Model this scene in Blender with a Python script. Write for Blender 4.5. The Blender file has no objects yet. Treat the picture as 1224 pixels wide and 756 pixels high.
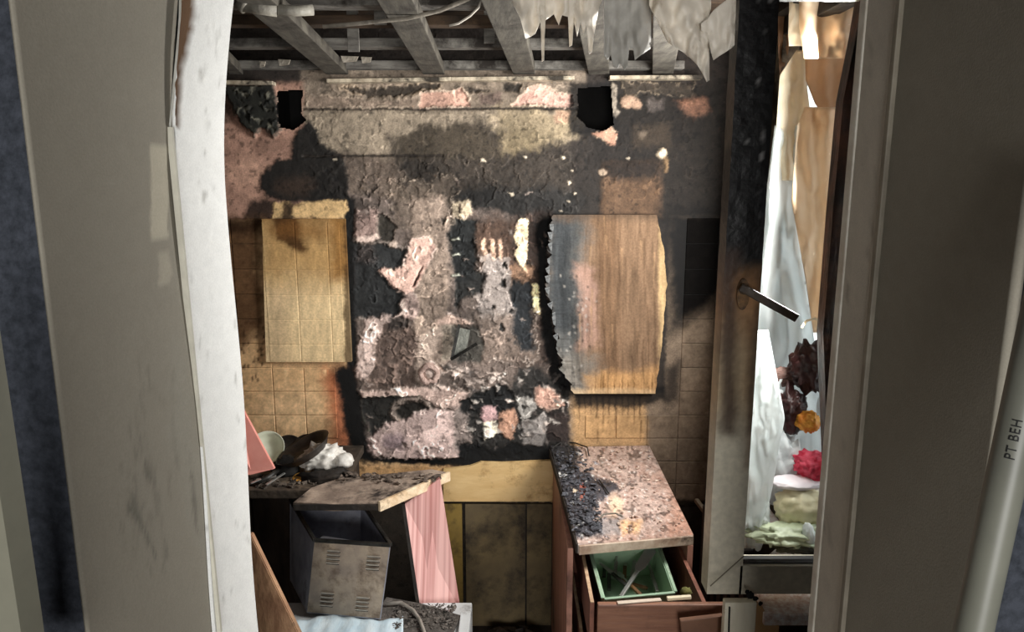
import bpy, bmesh, math, random
import numpy as np
from mathutils import Vector, Matrix, noise as mnoise

random.seed(7)
SC = bpy.context.scene
COL = SC.collection
R = math.radians

# ------------------------------------------------------------------ camera
F_PX, CX, CY, PITCH, CAM_H = 850.0, 612.0, 378.0, R(10.5), 1.95
cam_data = bpy.data.cameras.new('camera')
cam_data.sensor_width = 36.0
cam_data.lens = F_PX / 1224.0 * 36.0
cam_data.clip_start = 0.02
cam = bpy.data.objects.new('camera', cam_data)
COL.objects.link(cam)
cam.location = (0, 0, CAM_H)
cam.rotation_euler = (R(90) - PITCH, 0, 0)
SC.camera = cam

# ------------------------------------------------------------------ world and light
world = bpy.data.worlds.new('world'); SC.world = world
world.use_nodes = True
bg = world.node_tree.nodes['Background']
bg.inputs[0].default_value = (0.93, 0.97, 1.0, 1)
bg.inputs[1].default_value = 1.6

def area(name, loc, rot, sx, sy, power, color):
    l = bpy.data.lights.new(name, 'AREA'); l.shape = 'RECTANGLE'
    l.size = sx; l.size_y = sy; l.energy = power; l.color = color
    o = bpy.data.objects.new(name, l); COL.objects.link(o)
    o.location = loc; o.rotation_euler = rot
    return o
# daylight of the window seen in the picture: lies in the upper part of that opening, between its reveals, facing the room (-X)
area('kitchen_window_daylight', (0.945, 2.10, 1.95), (R(90), 0, R(90)), 0.48, 0.9, 46, (1.0, 0.985, 0.96))
# window of the room the camera stands in, at the rear wall behind the camera (faces +Y)
area('room_window_offscreen', (0.45, -2.56, 1.35), (R(90), 0, 0), 1.5, 1.3, 92, (1.0, 0.99, 0.97))

vs = SC.view_settings
vs.view_transform = 'Standard'; vs.look = 'None'; vs.gamma = 1.0; vs.use_curve_mapping = False
vs.exposure = 0.25

# ------------------------------------------------------------------ pixel helpers (photo 1224x756 -> direction, depth from the plane a thing touches)
SP, CP = math.sin(PITCH), math.cos(PITCH)
def ray(px, py):
    a = (px - CX) / F_PX; b = -(py - CY) / F_PX
    return Vector((a, CP + b * SP, -SP + b * CP))
def on_y(px, py, Y):
    d = ray(px, py); t = Y / d.y
    return Vector((d.x * t, Y, CAM_H + d.z * t))
def on_z(px, py, Z):
    d = ray(px, py); t = (Z - CAM_H) / d.z
    return Vector((d.x * t, d.y * t, Z))
def on_x(px, py, X):
    d = ray(px, py); t = X / d.x
    return Vector((X, d.y * t, CAM_H + d.z * t))
def to_px(P):
    P = np.asarray(P, float)
    dy = P[..., 1]; dz = P[..., 2] - CAM_H
    dep = dy * CP - dz * SP; up = dy * SP + dz * CP
    return CX + F_PX * P[..., 0] / dep, CY - F_PX * up / dep

def lin(c):
    c = np.asarray(c, float) / 255.0
    return np.where(c <= 0.04045, c / 12.92, ((c + 0.055) / 1.055) ** 2.4)

# ------------------------------------------------------------------ numpy noise
def _hash(ix, iy, seed):
    n = (ix.astype(np.int64) * 374761393 + iy.astype(np.int64) * 668265263 + seed * 974634777) & 0x7fffffff
    n = ((n ^ (n >> 13)) * 1274126177) & 0x7fffffff
    n = n ^ (n >> 16)
    return (n & 0xffff) / 65535.0
def vnoise(x, y, seed=0):
    ix = np.floor(x); iy = np.floor(y)
    fx = x - ix; fy = y - iy
    fx = fx * fx * (3 - 2 * fx); fy = fy * fy * (3 - 2 * fy)
    a = _hash(ix, iy, seed); b = _hash(ix + 1, iy, seed)
    c = _hash(ix, iy + 1, seed); d = _hash(ix + 1, iy + 1, seed)
    return a + (b - a) * fx + (c - a) * fy + (a - b - c + d) * fx * fy
def fbm(x, y, scale, octv=4, seed=0):
    s = 0; amp = 1; tot = 0; k = 1.0 / scale
    for i in range(octv):
        s = s + amp * vnoise(x * k + 17.3 * i, y * k - 9.1 * i, seed + i * 13)
        tot += amp; amp *= 0.55; k *= 2.03
    return s / tot - 0.5
def sstep(a, b, x):
    t = np.clip((x - a) / (b - a), 0, 1); return t * t * (3 - 2 * t)
def poly_sdf(x, y, pts):
    pts = np.asarray(pts, float); n = len(pts)
    d = np.full(x.shape, 1e9); inside = np.zeros(x.shape, bool)
    for i in range(n):
        ax, ay = pts[i]; bx, by = pts[(i + 1) % n]
        ex, ey = bx - ax, by - ay
        t = np.clip(((x - ax) * ex + (y - ay) * ey) / (ex * ex + ey * ey + 1e-9), 0, 1)
        d = np.minimum(d, (x - ax - t * ex) ** 2 + (y - ay - t * ey) ** 2)
        if ay != by:
            c = ((ay > y) != (by > y)) & (x < (bx - ax) * (y - ay) / (by - ay) + ax)
            inside ^= c
    d = np.sqrt(d)
    return np.where(inside, -d, d)

class Painter:
    """stains, patches and painted glints with shapes of their own: list of strokes
    (points, colour, alpha, feather, warp, height in mm, rim colour or None)"""
    def __init__(self, base, strokes, grain=0.25, gscale=(6, 6), seed=1, spots=0.0, crust=None):
        self.crust = crust
        self.base, self.strokes, self.grain, self.gs, self.seed, self.spots = base, strokes, grain, gscale, seed, spots
    def __call__(self, x, y):
        x = np.asarray(x, float); y = np.asarray(y, float)
        col = np.empty(x.shape + (3,)); col[:] = lin(self.base); h = np.zeros(x.shape)
        wx = fbm(x, y, 22, 4, self.seed + 50); wy = fbm(x, y, 22, 4, self.seed + 90)
        wx2 = fbm(x, y, 5, 3, self.seed + 150); wy2 = fbm(x, y, 5, 3, self.seed + 190)
        wx3 = fbm(x, y, 2.2, 2, self.seed + 210); wy3 = fbm(x, y, 2.2, 2, self.seed + 230)
        for k, st in enumerate(self.strokes):
            pts, c, al, fe, wa, hh = st[:6]; rim = st[6] if len(st) > 6 else None
            P = np.asarray(pts, float); m = fe + wa * 1.2 + 6
            sel = (x > P[:, 0].min() - m) & (x < P[:, 0].max() + m) & (y > P[:, 1].min() - m) & (y < P[:, 1].max() + m)
            if not sel.any(): continue
            xs = x[sel] + wa * 2.2 * wx[sel] + wa * 1.15 * wx2[sel] + 0.9 * min(wa, 3) * wx3[sel]; ys = y[sel] + wa * 2.2 * wy[sel] + wa * 1.15 * wy2[sel] + 0.9 * min(wa, 3) * wy3[sel]
            d = poly_sdf(xs, ys, P)
            a = al * (1 - sstep(-fe, fe, d))
            cc = lin(c)
            t = col[sel]; t = t + (cc - t) * a[:, None]
            hv = h[sel]; hv = hv + (hh - hv) * a if hh is not None else hv
            if rim is not None:
                r = np.exp(-((d - 0.8) / 1.3) ** 2) * sstep(-0.15, 0.18, wx2[sel] + wy[sel])
                t = t + (lin(rim) - t) * (0.85 * r)[:, None]; hv = hv + 4 * r
            col[sel] = t; h[sel] = hv
        g = fbm(x * 6 / self.gs[0], y * 6 / self.gs[1], 6, 4, self.seed + 300)
        g2 = fbm(x, y, 30, 3, self.seed + 400)
        col = col * np.clip(1 + self.grain * 3.2 * g + self.grain * 1.4 * g2, 0.2, 2.2)[..., None]
        if self.crust is not None:
            kx = np.clip(1 - sstep(-12, 12, poly_sdf(x + 30 * wx, y + 30 * wy, self.crust)), 0, 1)
            kx = np.maximum(kx, 0.5 * sstep(350, 385, x) * (1 - sstep(225, 255, y)))
            v = 1 - np.abs(fbm(x, y, 15, 4, self.seed + 600)) * 9; v2 = fbm(x, y, 3.2, 3, self.seed + 700); v3 = fbm(x, y, 46, 4, self.seed + 800)
            col = col * (1 + kx * (-0.16 * np.clip(v, 0, 1) + 0.36 * v2 + 0.7 * v3 + 0.12))[..., None]
            h = h + kx * (-2.0 * np.clip(v, 0, 1) + 1.2 * v2)
            for sc, sd, dk in ((38, 1000, 0.72), (17, 1100, 0.86)):
                n = fbm(x, y, sc, 4, self.seed + sd); low = 1 - sstep(-0.012, 0.004, n + 0.06)
                rimv = np.exp(-((n + 0.045) / 0.013) ** 2) * sstep(-0.1, 0.12, fbm(x, y, 12, 3, self.seed + sd + 50))
                col = col * (1 - (1 - dk) * low * kx)[..., None]; col = col * (1 + 0.9 * rimv * kx)[..., None]
                h = h + kx * (-2.5 * low + 3 * rimv)
        if self.spots:
            s = fbm(x, y, 5, 2, self.seed + 500); e = sstep(0.17, 0.27, s) * self.spots
            if self.crust is not None: e = e * np.where((y > 262) & ((x < 418) | (x > 676)), 0.25, 1.0)
            col = col * (1 - 0.75 * e)[..., None]
        if self.crust is not None: col = 1.28 * np.clip(col, 0, 1) ** 1.22; col = col + (col.mean(-1, keepdims=True) - col) * 0.24
        return np.clip(col, 0.001, 0.95), h

# ------------------------------------------------------------------ materials
def _n(nt, t, **kw):
    n = nt.nodes.new(t)
    for k, v in kw.items():
        try: setattr(n, k, v)
        except Exception: pass
    return n
MATS = {}
def M(name, c1, c2=None, scale=8.0, rough=0.7, bump=0.15, metal=0.0, stain=None, stain_amt=0.5, stain_scale=3.0, stretch=(1, 1, 1), spec=0.4, bscale=None, trans=0.0, alpha=1.0, glow=0.0):
    if name in MATS: return MATS[name]
    m = bpy.data.materials.new(name); m.use_nodes = True
    nt = m.node_tree; b = nt.nodes['Principled BSDF']
    b.inputs['Roughness'].default_value = rough; b.inputs['Metallic'].default_value = metal
    b.inputs['Specular IOR Level'].default_value = spec
    if trans: b.inputs['Transmission Weight'].default_value = trans
    if alpha < 1: b.inputs['Alpha'].default_value = alpha
    c2 = c2 or c1
    tc = _n(nt, 'ShaderNodeTexCoord'); mp = _n(nt, 'ShaderNodeMapping'); mp.inputs['Scale'].default_value = stretch
    nt.links.new(tc.outputs['Object'], mp.inputs['Vector'])
    no = _n(nt, 'ShaderNodeTexNoise'); no.inputs['Scale'].default_value = scale; no.inputs['Detail'].default_value = 6; no.inputs['Roughness'].default_value = 0.65
    nt.links.new(mp.outputs[0], no.inputs['Vector'])
    rp = _n(nt, 'ShaderNodeValToRGB'); rp.color_ramp.elements[0].position = 0.36; rp.color_ramp.elements[1].position = 0.64
    rp.color_ramp.elements[0].color = (*lin(c1), 1); rp.color_ramp.elements[1].color = (*lin(c2), 1)
    nt.links.new(no.outputs['Fac'], rp.inputs['Fac']); out = rp.outputs['Color']
    if stain:
        n2 = _n(nt, 'ShaderNodeTexNoise'); n2.inputs['Scale'].default_value = stain_scale; n2.inputs['Detail'].default_value = 8; n2.inputs['Roughness'].default_value = 0.7
        nt.links.new(tc.outputs['Object'], n2.inputs['Vector'])
        r2 = _n(nt, 'ShaderNodeValToRGB'); r2.color_ramp.elements[0].position = 0.62 - 0.3 * stain_amt; r2.color_ramp.elements[1].position = 0.78 - 0.3 * stain_amt
        nt.links.new(n2.outputs['Fac'], r2.inputs['Fac'])
        mx = _n(nt, 'ShaderNodeMix', data_type='RGBA')
        nt.links.new(r2.outputs['Color'], mx.inputs[0]); nt.links.new(out, mx.inputs[6]); mx.inputs[7].default_value = (*lin(stain), 1)
        out = mx.outputs[2]
    nt.links.new(out, b.inputs['Base Color'])
    if bump:
        n3 = _n(nt, 'ShaderNodeTexNoise'); n3.inputs['Scale'].default_value = bscale or scale * 3; n3.inputs['Detail'].default_value = 5
        nt.links.new(mp.outputs[0], n3.inputs['Vector'])
        bp = _n(nt, 'ShaderNodeBump'); bp.inputs['Strength'].default_value = bump; bp.inputs['Distance'].default_value = 0.01
        nt.links.new(n3.outputs['Fac'], bp.inputs['Height']); nt.links.new(bp.outputs[0], b.inputs['Normal'])
    if glow:
        tl = _n(nt, 'ShaderNodeBsdfTranslucent'); mxs = _n(nt, 'ShaderNodeMixShader'); mxs.inputs[0].default_value = glow
        nt.links.new(out, tl.inputs[0]); nt.links.new(b.outputs[0], mxs.inputs[1]); nt.links.new(tl.outputs[0], mxs.inputs[2])
        nt.links.new(mxs.outputs[0], nt.nodes['Material Output'].inputs[0])
    MATS[name] = m; return m
def VC(name, rough=0.8, bump=0.3, bscale=150, fine=0.35, spec=0.3, stretch=(1, 1, 1)):
    """colour from the mesh's own colour attribute, fine grain from noise"""
    if name in MATS: return MATS[name]
    m = bpy.data.materials.new(name); m.use_nodes = True
    nt = m.node_tree; b = nt.nodes['Principled BSDF']
    b.inputs['Roughness'].default_value = rough; b.inputs['Specular IOR Level'].default_value = spec
    at = _n(nt, 'ShaderNodeAttribute', attribute_name='Col')
    ge = _n(nt, 'ShaderNodeNewGeometry'); mp = _n(nt, 'ShaderNodeMapping'); mp.inputs['Scale'].default_value = stretch
    nt.links.new(ge.outputs['Position'], mp.inputs['Vector'])
    no = _n(nt, 'ShaderNodeTexNoise'); no.inputs['Scale'].default_value = bscale; no.inputs['Detail'].default_value = 4
    nt.links.new(mp.outputs[0], no.inputs['Vector'])
    mr = _n(nt, 'ShaderNodeMapRange'); mr.inputs[1].default_value = 0.3; mr.inputs[2].default_value = 0.7; mr.inputs[3].default_value = 1 - fine; mr.inputs[4].default_value = 1 + fine
    nt.links.new(no.outputs['Fac'], mr.inputs[0])
    mx = _n(nt, 'ShaderNodeVectorMath', operation='SCALE')
    nt.links.new(at.outputs['Color'], mx.inputs[0]); nt.links.new(mr.outputs[0], mx.inputs['Scale'])
    nt.links.new(mx.outputs[0], b.inputs['Base Color'])
    bp = _n(nt, 'ShaderNodeBump'); bp.inputs['Strength'].default_value = bump; bp.inputs['Distance'].default_value = 0.006
    nt.links.new(no.outputs['Fac'], bp.inputs['Height']); nt.links.new(bp.outputs[0], b.inputs['Normal'])
    MATS[name] = m; return m

# ------------------------------------------------------------------ object helpers
WLOC = {}
def obj(name, verts, faces, mat, parent=None, smooth=False, cols=None):
    V = np.asarray([tuple(v) for v in verts] if not isinstance(verts, np.ndarray) else verts, float).reshape(-1, 3)
    lo, hi = V.min(0), V.max(0)
    base = np.array([(lo[0] + hi[0]) / 2, (lo[1] + hi[1]) / 2, lo[2]])
    me = bpy.data.meshes.new(name)
    me.from_pydata((V - base).tolist(), [], [list(map(int, f)) for f in faces] if not isinstance(faces, np.ndarray) else faces.tolist())
    me.update()
    bm = bmesh.new(); bm.from_mesh(me); bmesh.ops.recalc_face_normals(bm, faces=bm.faces); bm.to_mesh(me); bm.free()
    if cols is not None:
        ca = me.color_attributes.new('Col', 'FLOAT_COLOR', 'POINT')
        a = np.ones((len(V), 4)); a[:, :3] = cols; ca.data.foreach_set('color', a.ravel())
    if smooth: me.polygons.foreach_set('use_smooth', [True] * len(me.polygons))
    me.materials.append(mat)
    o = bpy.data.objects.new(name, me); COL.objects.link(o)
    b = Vector(base); WLOC[o.name] = b
    if parent is not None:
        o.parent = parent; o.location = b - WLOC[parent.name]
    else: o.location = b
    return o
def thing(name, label, cat, loc, group=None):
    e = bpy.data.objects.new(name, None); COL.objects.link(e); e.empty_display_size = 0.05
    e.location = loc; WLOC[e.name] = Vector(loc)
    e['label'] = label; e['category'] = cat
    if group: e['group'] = group
    return e
def tag(o, label, cat, group=None, kind=None):
    o['label'] = label; o['category'] = cat
    if group: o['group'] = group
    if kind: o['kind'] = kind
    return o
def struct(o, label=None):
    o['kind'] = 'structure'
    if label: o['label'] = label
    return o
def bm_out(name, bm, mat, parent=None, smooth=False):
    V = [v.co[:] for v in bm.verts]; bm.verts.index_update(); Fc = [[v.index for v in f.verts] for f in bm.faces]; bm.free()
    return obj(name, V, Fc, mat, parent, smooth)
def hexa(name, c, mat, parent=None, bev=0.0):
    """c: 8 corners, bottom 4 (ccw) then top 4"""
    bm = bmesh.new(); v = [bm.verts.new(p) for p in c]
    for f in ((3, 2, 1, 0), (4, 5, 6, 7), (0, 1, 5, 4), (1, 2, 6, 5), (2, 3, 7, 6), (3, 0, 4, 7)): bm.faces.new([v[i] for i in f])
    if bev: bmesh.ops.bevel(bm, geom=list(bm.edges), offset=bev, segments=2, profile=0.6, affect='EDGES')
    return bm_out(name, bm, mat, parent)
def box(name, p0, p1, mat, parent=None, bev=0.0):
    (a, b, c), (d, e, f) = p0, p1
    return hexa(name, [(a, b, c), (d, b, c), (d, e, c), (a, e, c), (a, b, f), (d, b, f), (d, e, f), (a, e, f)], mat, parent, bev)
def bar(name, A, B, w, h, mat, parent=None, bev=0.0, up=(0, 0, 1), roll=0.0):
    """bar from A to B, width w (sideways), height h"""
    A = Vector(A); B = Vector(B); d = (B - A).normalized(); s = d.cross(Vector(up)).normalized(); u = s.cross(d)
    if roll: q = Matrix.Rotation(roll, 3, d); s = q @ s; u = q @ u
    c = []
    for uu in (-h / 2, h / 2):
        for P, ss in ((A, -w / 2), (B, -w / 2), (B, w / 2), (A, w / 2)): c.append(P + s * ss + u * uu)
    return hexa(name, c, mat, parent, bev)
def plate(name, pts, th, mat, parent=None, bev=0.0):
    """polygon extruded by vector th"""
    th = Vector(th); bm = bmesh.new()
    a = [bm.verts.new(Vector(p)) for p in pts]; b = [bm.verts.new(Vector(p) + th) for p in pts]; n = len(pts)
    bm.faces.new(a); bm.faces.new(b[::-1])
    for i in range(n): bm.faces.new((a[i], b[i], b[(i + 1) % n], a[(i + 1) % n]))
    if bev: bmesh.ops.bevel(bm, geom=list(bm.edges), offset=bev, segments=2, affect='EDGES')
    return bm_out(name, bm, mat, parent)
def sheet(name, G, th, mat, parent=None, smooth=True, cols=None):
    """G (nv,nu,3) grid of points, thickness vector th (closed slab)"""
    G = np.asarray(G, float); nv, nu = G.shape[:2]; N = nv * nu
    V = np.concatenate([G.reshape(-1, 3), G.reshape(-1, 3) + np.asarray(th, float)])
    i = np.arange(N).reshape(nv, nu)
    q = np.stack([i[:-1, :-1], i[:-1, 1:], i[1:, 1:], i[1:, :-1]], -1).reshape(-1, 4)
    fs = [q, q[:, ::-1] + N]
    ring = np.concatenate([i[0, :], i[1:, -1], i[-1, -2::-1], i[-2:0:-1, 0]])
    r2 = np.roll(ring, -1); fs.append(np.stack([ring, ring + N, r2 + N, r2], -1))
    if cols is not None: cols = np.concatenate([cols.reshape(-1, 3)] * 2)
    return obj(name, V, np.concatenate(fs), mat, parent, smooth, cols)
def pbox(name, p0, p1, n, mat, painter, parent=None, disp=0.0, dseed=3, top_only=None):
    """box with subdivided faces, colours from painter (stains and painted glints laid out over the face), optional blistered surface"""
    bm = bmesh.new(); (a, b, c), (d, e, f) = p0, p1
    nx, ny, nz = n; P = {}
    def vv(i, j, k):
        if (i, j, k) not in P: P[(i, j, k)] = bm.verts.new((a + (d - a) * i / nx, b + (e - b) * j / ny, c + (f - c) * k / nz))
        return P[(i, j, k)]
    for i in range(nx):
        for j in range(ny):
            for k in (0, nz): bm.faces.new((vv(i, j, k), vv(i + 1, j, k), vv(i + 1, j + 1, k), vv(i, j + 1, k)))
        for k in range(nz):
            for j in (0, ny): bm.faces.new((vv(i, j, k), vv(i + 1, j, k), vv(i + 1, j, k + 1), vv(i, j, k + 1)))
    for j in range(ny):
        for k in range(nz):
            for i in (0, nx): bm.faces.new((vv(i, j, k), vv(i, j + 1, k), vv(i, j + 1, k + 1), vv(i, j, k + 1)))
    bm.verts.index_update()
    V = np.array([v.co[:] for v in bm.verts]); Fc = [[v.index for v in q.verts] for q in bm.faces]; bm.free()
    px, py = to_px(V); col, h = painter(px, py)
    if disp:
        k = np.clip(h / 10.0, 0, 1) * disp
        V = V + np.stack([fbm(V[:, 0] * 400 + V[:, 1] * 300, V[:, 2] * 400, 12, 3, dseed), fbm(V[:, 0] * 400, V[:, 2] * 400 + V[:, 1] * 300, 12, 3, dseed + 5), 0 * px], -1) * 2 * k[:, None]
    return obj(name, V, Fc, mat, parent, False, col)
def tube(name, path, r, mat, parent=None, seg=10, taper=None):
    path = [Vector(p) for p in path]; V = []; Fc = []; n = len(path)
    prev = None
    for i, p in enumerate(path):
        t = (path[min(i + 1, n - 1)] - path[max(i - 1, 0)]).normalized()
        s = t.cross(Vector((0.13, 0.21, 0.97))).normalized() if prev is None else (prev - t * prev.dot(t)).normalized()
        prev = s; u = t.cross(s); rr = r * (taper[i] if taper else 1)
        for k in range(seg):
            a = 2 * math.pi * k / seg; V.append(p + s * math.cos(a) * rr + u * math.sin(a) * rr)
    for i in range(n - 1):
        for k in range(seg): Fc.append((i * seg + k, i * seg + (k + 1) % seg, (i + 1) * seg + (k + 1) % seg, (i + 1) * seg + k))
    Fc.append(tuple(range(seg))[::-1]); Fc.append(tuple((n - 1) * seg + k for k in range(seg)))
    return obj(name, V, Fc, mat, parent, True)
def lathe(name, prof, mat, center, axis=(0, 0, 1), parent=None, seg=36, jitter=0.0):
    """prof [(r,z)...] turned about axis"""
    q = Vector((0, 0, 1)).rotation_difference(Vector(axis).normalized()); V = []; Fc = []; n = len(prof); c = Vector(center)
    for k in range(seg):
        a = 2 * math.pi * k / seg
        for r, z in prof:
            rr = r * (1 + jitter * mnoise.noise(Vector((math.cos(a) * 2, math.sin(a) * 2, z * 20))))
            V.append(c + q @ Vector((rr * math.cos(a), rr * math.sin(a), z)))
    for k in range(seg):
        for i in range(n - 1): Fc.append((k * n + i, ((k + 1) % seg) * n + i, ((k + 1) % seg) * n + i + 1, k * n + i + 1))
    return obj(name, V, Fc, mat, parent, True)
def blob(name, c, size, mat, parent=None, amp=0.3, freq=2.5, seed=0, sub=4, ridge=True, flat=False, cut=None):
    bm = bmesh.new(); bmesh.ops.create_icosphere(bm, subdivisions=sub, radius=1.0)
    off = Vector((seed * 3.7, seed * 1.9, -seed * 2.3))
    for v in bm.verts:
        p = v.co.copy(); q = p * freq + off; s = 0; a = 1
        for k in range(3):
            nz = mnoise.noise(q * (2 ** k)); s += a * ((1.5 * abs(nz) - 0.35) if ridge else nz); a *= 0.62
        v.co = p * (1 + amp * s)
        v.co = Vector((v.co.x * size[0], v.co.y * size[1], v.co.z * size[2])) + Vector(c)
        if cut is not None and v.co.z < cut: v.co.z = cut
    return bm_out(name, bm, mat, parent, not flat)
def shards(name, pts, size, mat, parent=None, seed=0):
    """loose heap of small flakes joined into one mesh"""
    rnd = random.Random(seed); V = []; Fc = []
    for p in pts:
        s = size * rnd.uniform(0.4, 1.6); ax = Matrix.Rotation(rnd.uniform(0, 6.28), 3, 'Z') @ Matrix.Rotation(rnd.uniform(-0.9, 0.9), 3, 'X')
        a, b, t = s, s * rnd.uniform(0.25, 0.9), s * rnd.uniform(0.08, 0.3); i = len(V)
        for x, y, z in ((-a, -b, -t), (a, -b * .6, -t), (a * .7, b, -t), (-a * .8, b * .8, -t), (-a, -b, t), (a, -b * .6, t), (a * .7, b, t), (-a * .8, b * .8, t)):
            V.append(Vector(p) + ax @ Vector((x + rnd.uniform(-.2, .2) * s, y + rnd.uniform(-.2, .2) * s, z)))
        for f in ((3, 2, 1, 0), (4, 5, 6, 7), (0, 1, 5, 4), (1, 2, 6, 5), (2, 3, 7, 6), (3, 0, 4, 7)): Fc.append([i + k for k in f])
    return obj(name, V, Fc, mat, parent)
def rect(x0, y0, x1, y1): return [(x0, y0), (x1, y0), (x1, y1), (x0, y1)]
def ell(cx, cy, rx, ry, n=14): return [(cx + rx * math.cos(2 * math.pi * k / n), cy + ry * math.sin(2 * math.pi * k / n)) for k in range(n)]

# ------------------------------------------------------------------ layout
YB = 2.90           # kitchen back wall
XL, XR = -1.38, 0.90  # kitchen side walls
YFR = 1.178
YN, YM, YF = 0.757, 1.07, 1.245   # near face of the partition, end of papered reveal, far face
JL, JR = -0.50, 0.55  # jambs of the opening
ZC = 2.37           # underside of the ceiling battens

m_black = M('soot_and_shade_black', (12, 11, 10), (26, 24, 22), 10, 0.85, 0.4)  # soot, and the painted shade of the louvre slots
m_dark = M('charred_wood', (22, 18, 15), (48, 40, 33), 9, 0.75, 0.6)
m_vc = VC('scorched_plaster', 0.8, 0.12, 150, 0.22); m_vcs = VC('scorched_tile', 0.9, 0.12, 120, 0.15, 0.08)
m_vcw = VC('papered_plaster', 0.85, 0.1, 320, 0.06, 0.2)

# ------------------------------------------------------------------ the back wall: plaster with soot, burnt patches and relief
S = []
def st(pts, c, al=1.0, fe=3, wa=5, h=None, rim=None): S.append((pts, c, al, fe, wa, h, rim))
# broad zones
st(rect(360, 80, 700, 133), (136, 121, 104), 1, 3, 2)
st([(365, 131), (700, 131), (700, 168), (600, 188), (520, 192), (430, 190), (385, 172), (360, 150)], (152, 137, 116), 1, 5, 6)
st(rect(400, 186, 575, 300), (116, 101, 88), 1, 8, 8)
st([(470, 160), (580, 145), (690, 178), (690, 265), (560, 262), (500, 230), (470, 195)], (66, 58, 50), 0.95, 12, 14)
st([(590, 133), (700, 133), (690, 168), (640, 176), (600, 184)], (156, 138, 102), 0.6, 10, 12)
st([(475, 160), (520, 150), (575, 150), (600, 186), (480, 187)], (82, 72, 58), 0.85, 6, 10)
st([(545, 228), (700, 225), (700, 266), (560, 268)], (44, 42, 40), 0.95, 8, 8)
st(rect(735, 98, 870, 265), (44, 38, 32), 1, 8, 8)
st(rect(690, 150, 760, 262), (48, 42, 37), 0.9, 10, 10)
st([(415, 230), (660, 262), (690, 480), (670, 548), (435, 552), (425, 470)], (116, 102, 93), 1, 4, 5, 0)
# left plaster
st(rect(240, 100, 362, 265), (176, 136, 114), 1, 6, 4)
st(ell(296, 205, 26, 22), (198, 156, 130), 0.8, 10, 8)
st(rect(240, 100, 275, 140), (60, 52, 46), 0.8, 8, 6)
st([(300, 165), (350, 160), (352, 186), (310, 186)], (140, 108, 90), 0.7, 8, 6)
# charred lump by the vent
st([(268, 103), (327, 102), (333, 120), (335, 156), (326, 166), (322, 157), (312, 155), (305, 163), (295, 152), (280, 137), (275, 120)], (46, 46, 40), 1, 2, 3, 22, (88, 86, 76))
for k in range(46):
    x = 276 + random.random() * 56; y = 104 + random.random() * 52
    if x + y * .5 > 336: st([(x, y), (x + random.uniform(2, 8), y + random.uniform(-2, 3)), (x + random.uniform(0, 6), y + random.uniform(3, 9))], random.choice([(24, 24, 22), (92, 90, 78), (60, 58, 50), (34, 36, 32), (130, 126, 110)]), 0.85, 1.5, 4, random.uniform(10, 34))
# ghost of a burnt cabinet above the left panel
st([(352, 155), (370, 143), (385, 170), (408, 185), (414, 200), (416, 240), (400, 242), (375, 238), (345, 242), (318, 234), (308, 226), (315, 205), (330, 191), (347, 188)], (42, 38, 34), 1, 3, 4, 3)
st(ell(352, 222, 26, 12), (78, 60, 46), 0.7, 8, 6)
st([(300, 236), (330, 238), (325, 264), (285, 262)], (38, 28, 20), 0.9, 5, 4)
# cracks and ledge of the upper plaster
for (a, b, y, hh) in ((362, 690, 130.5, -6), (362, 530, 186.5, -6)):
    st([(a, y - 1.2), (b, y - 2.2), (b, y + 0.8), (a, y + 1.4)], (52, 44, 37), 0.9, 1, 1.2, hh)
st([(405, 106), (450, 104), (520, 101), (528, 106), (500, 112), (470, 115), (420, 113)], (54, 46, 38), 0.85, 2, 5, -8, (170, 150, 125))
st([(555, 103), (585, 108), (560, 111)], (40, 34, 28), 0.9, 2, 3, -8)
st([(600, 99), (625, 101), (618, 110), (602, 109)], (38, 33, 28), 0.9, 2, 3, -8)
st([(366, 112), (400, 118), (470, 120), (500, 116), (495, 128), (370, 128)], (150, 130, 112), 0.7, 3, 4, 3, (180, 160, 138))
st([(501, 127), (503, 113), (530, 109), (541, 111), (552, 106), (560, 117), (562, 127)], (200, 158, 136), 1, 1.5, 3, -6, (216, 190, 166))
st([(612, 126), (625, 113), (636, 104), (650, 103), (662, 110), (684, 113), (684, 127)], (206, 164, 146), 1, 1.5, 3, -6, (216, 190, 166))
st([(572, 112), (600, 112), (598, 126), (572, 126)], (118, 98, 88), 0.8, 3, 4)
st(rect(664, 132, 682, 146), (176, 140, 112), 0.8, 3, 4)
# vent two surround, right corner patches
st(rect(680, 98, 738, 160), (28, 24, 22), 0.9, 4, 3)
st([(708, 159), (722, 156), (729, 152), (736, 160), (733, 174), (722, 166)], (196, 148, 118), 1, 1.5, 3, 5, (210, 180, 150))
st([(731, 100), (737, 102), (737, 130), (742, 133), (736, 140), (732, 135)], (150, 138, 122), 0.9, 1.5, 2, 4)
st([(741, 119), (748, 113), (758, 113), (769, 124), (766, 128), (745, 128)], (168, 138, 112), 1, 2, 3, 5)
st(rect(776, 119, 794, 132), (100, 90, 84), 0.9, 3, 4, 3)
st([(808, 120), (830, 114), (846, 117), (848, 134), (832, 143), (815, 136)], (132, 94, 70), 0.9, 5, 5, 4)
st(rect(742, 100, 830, 112), (76, 66, 54), 0.8, 5, 7, 4, (130, 115, 95))
st(rect(757, 150, 800, 178), (72, 60, 46), 0.8, 6, 8, 2)
st(ell(768, 162, 5, 5), (120, 105, 88), 0.8, 3, 4)
st(ell(791, 184, 6, 6), (214, 194, 164), 1, 1.5, 2, 7)
st(rect(794, 188, 799, 206), (150, 120, 80), 0.8, 2, 3, 4)
st([(722, 195), (790, 193), (792, 258), (718, 260)], (98, 74, 50), 0.95, 6, 3, 4)
st([(722, 193), (790, 191), (790, 212), (722, 216)], (46, 38, 32), 0.9, 8, 5)
st(ell(720, 206, 5, 4), (170, 148, 124), 0.9, 1.5, 2, 5)
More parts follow.
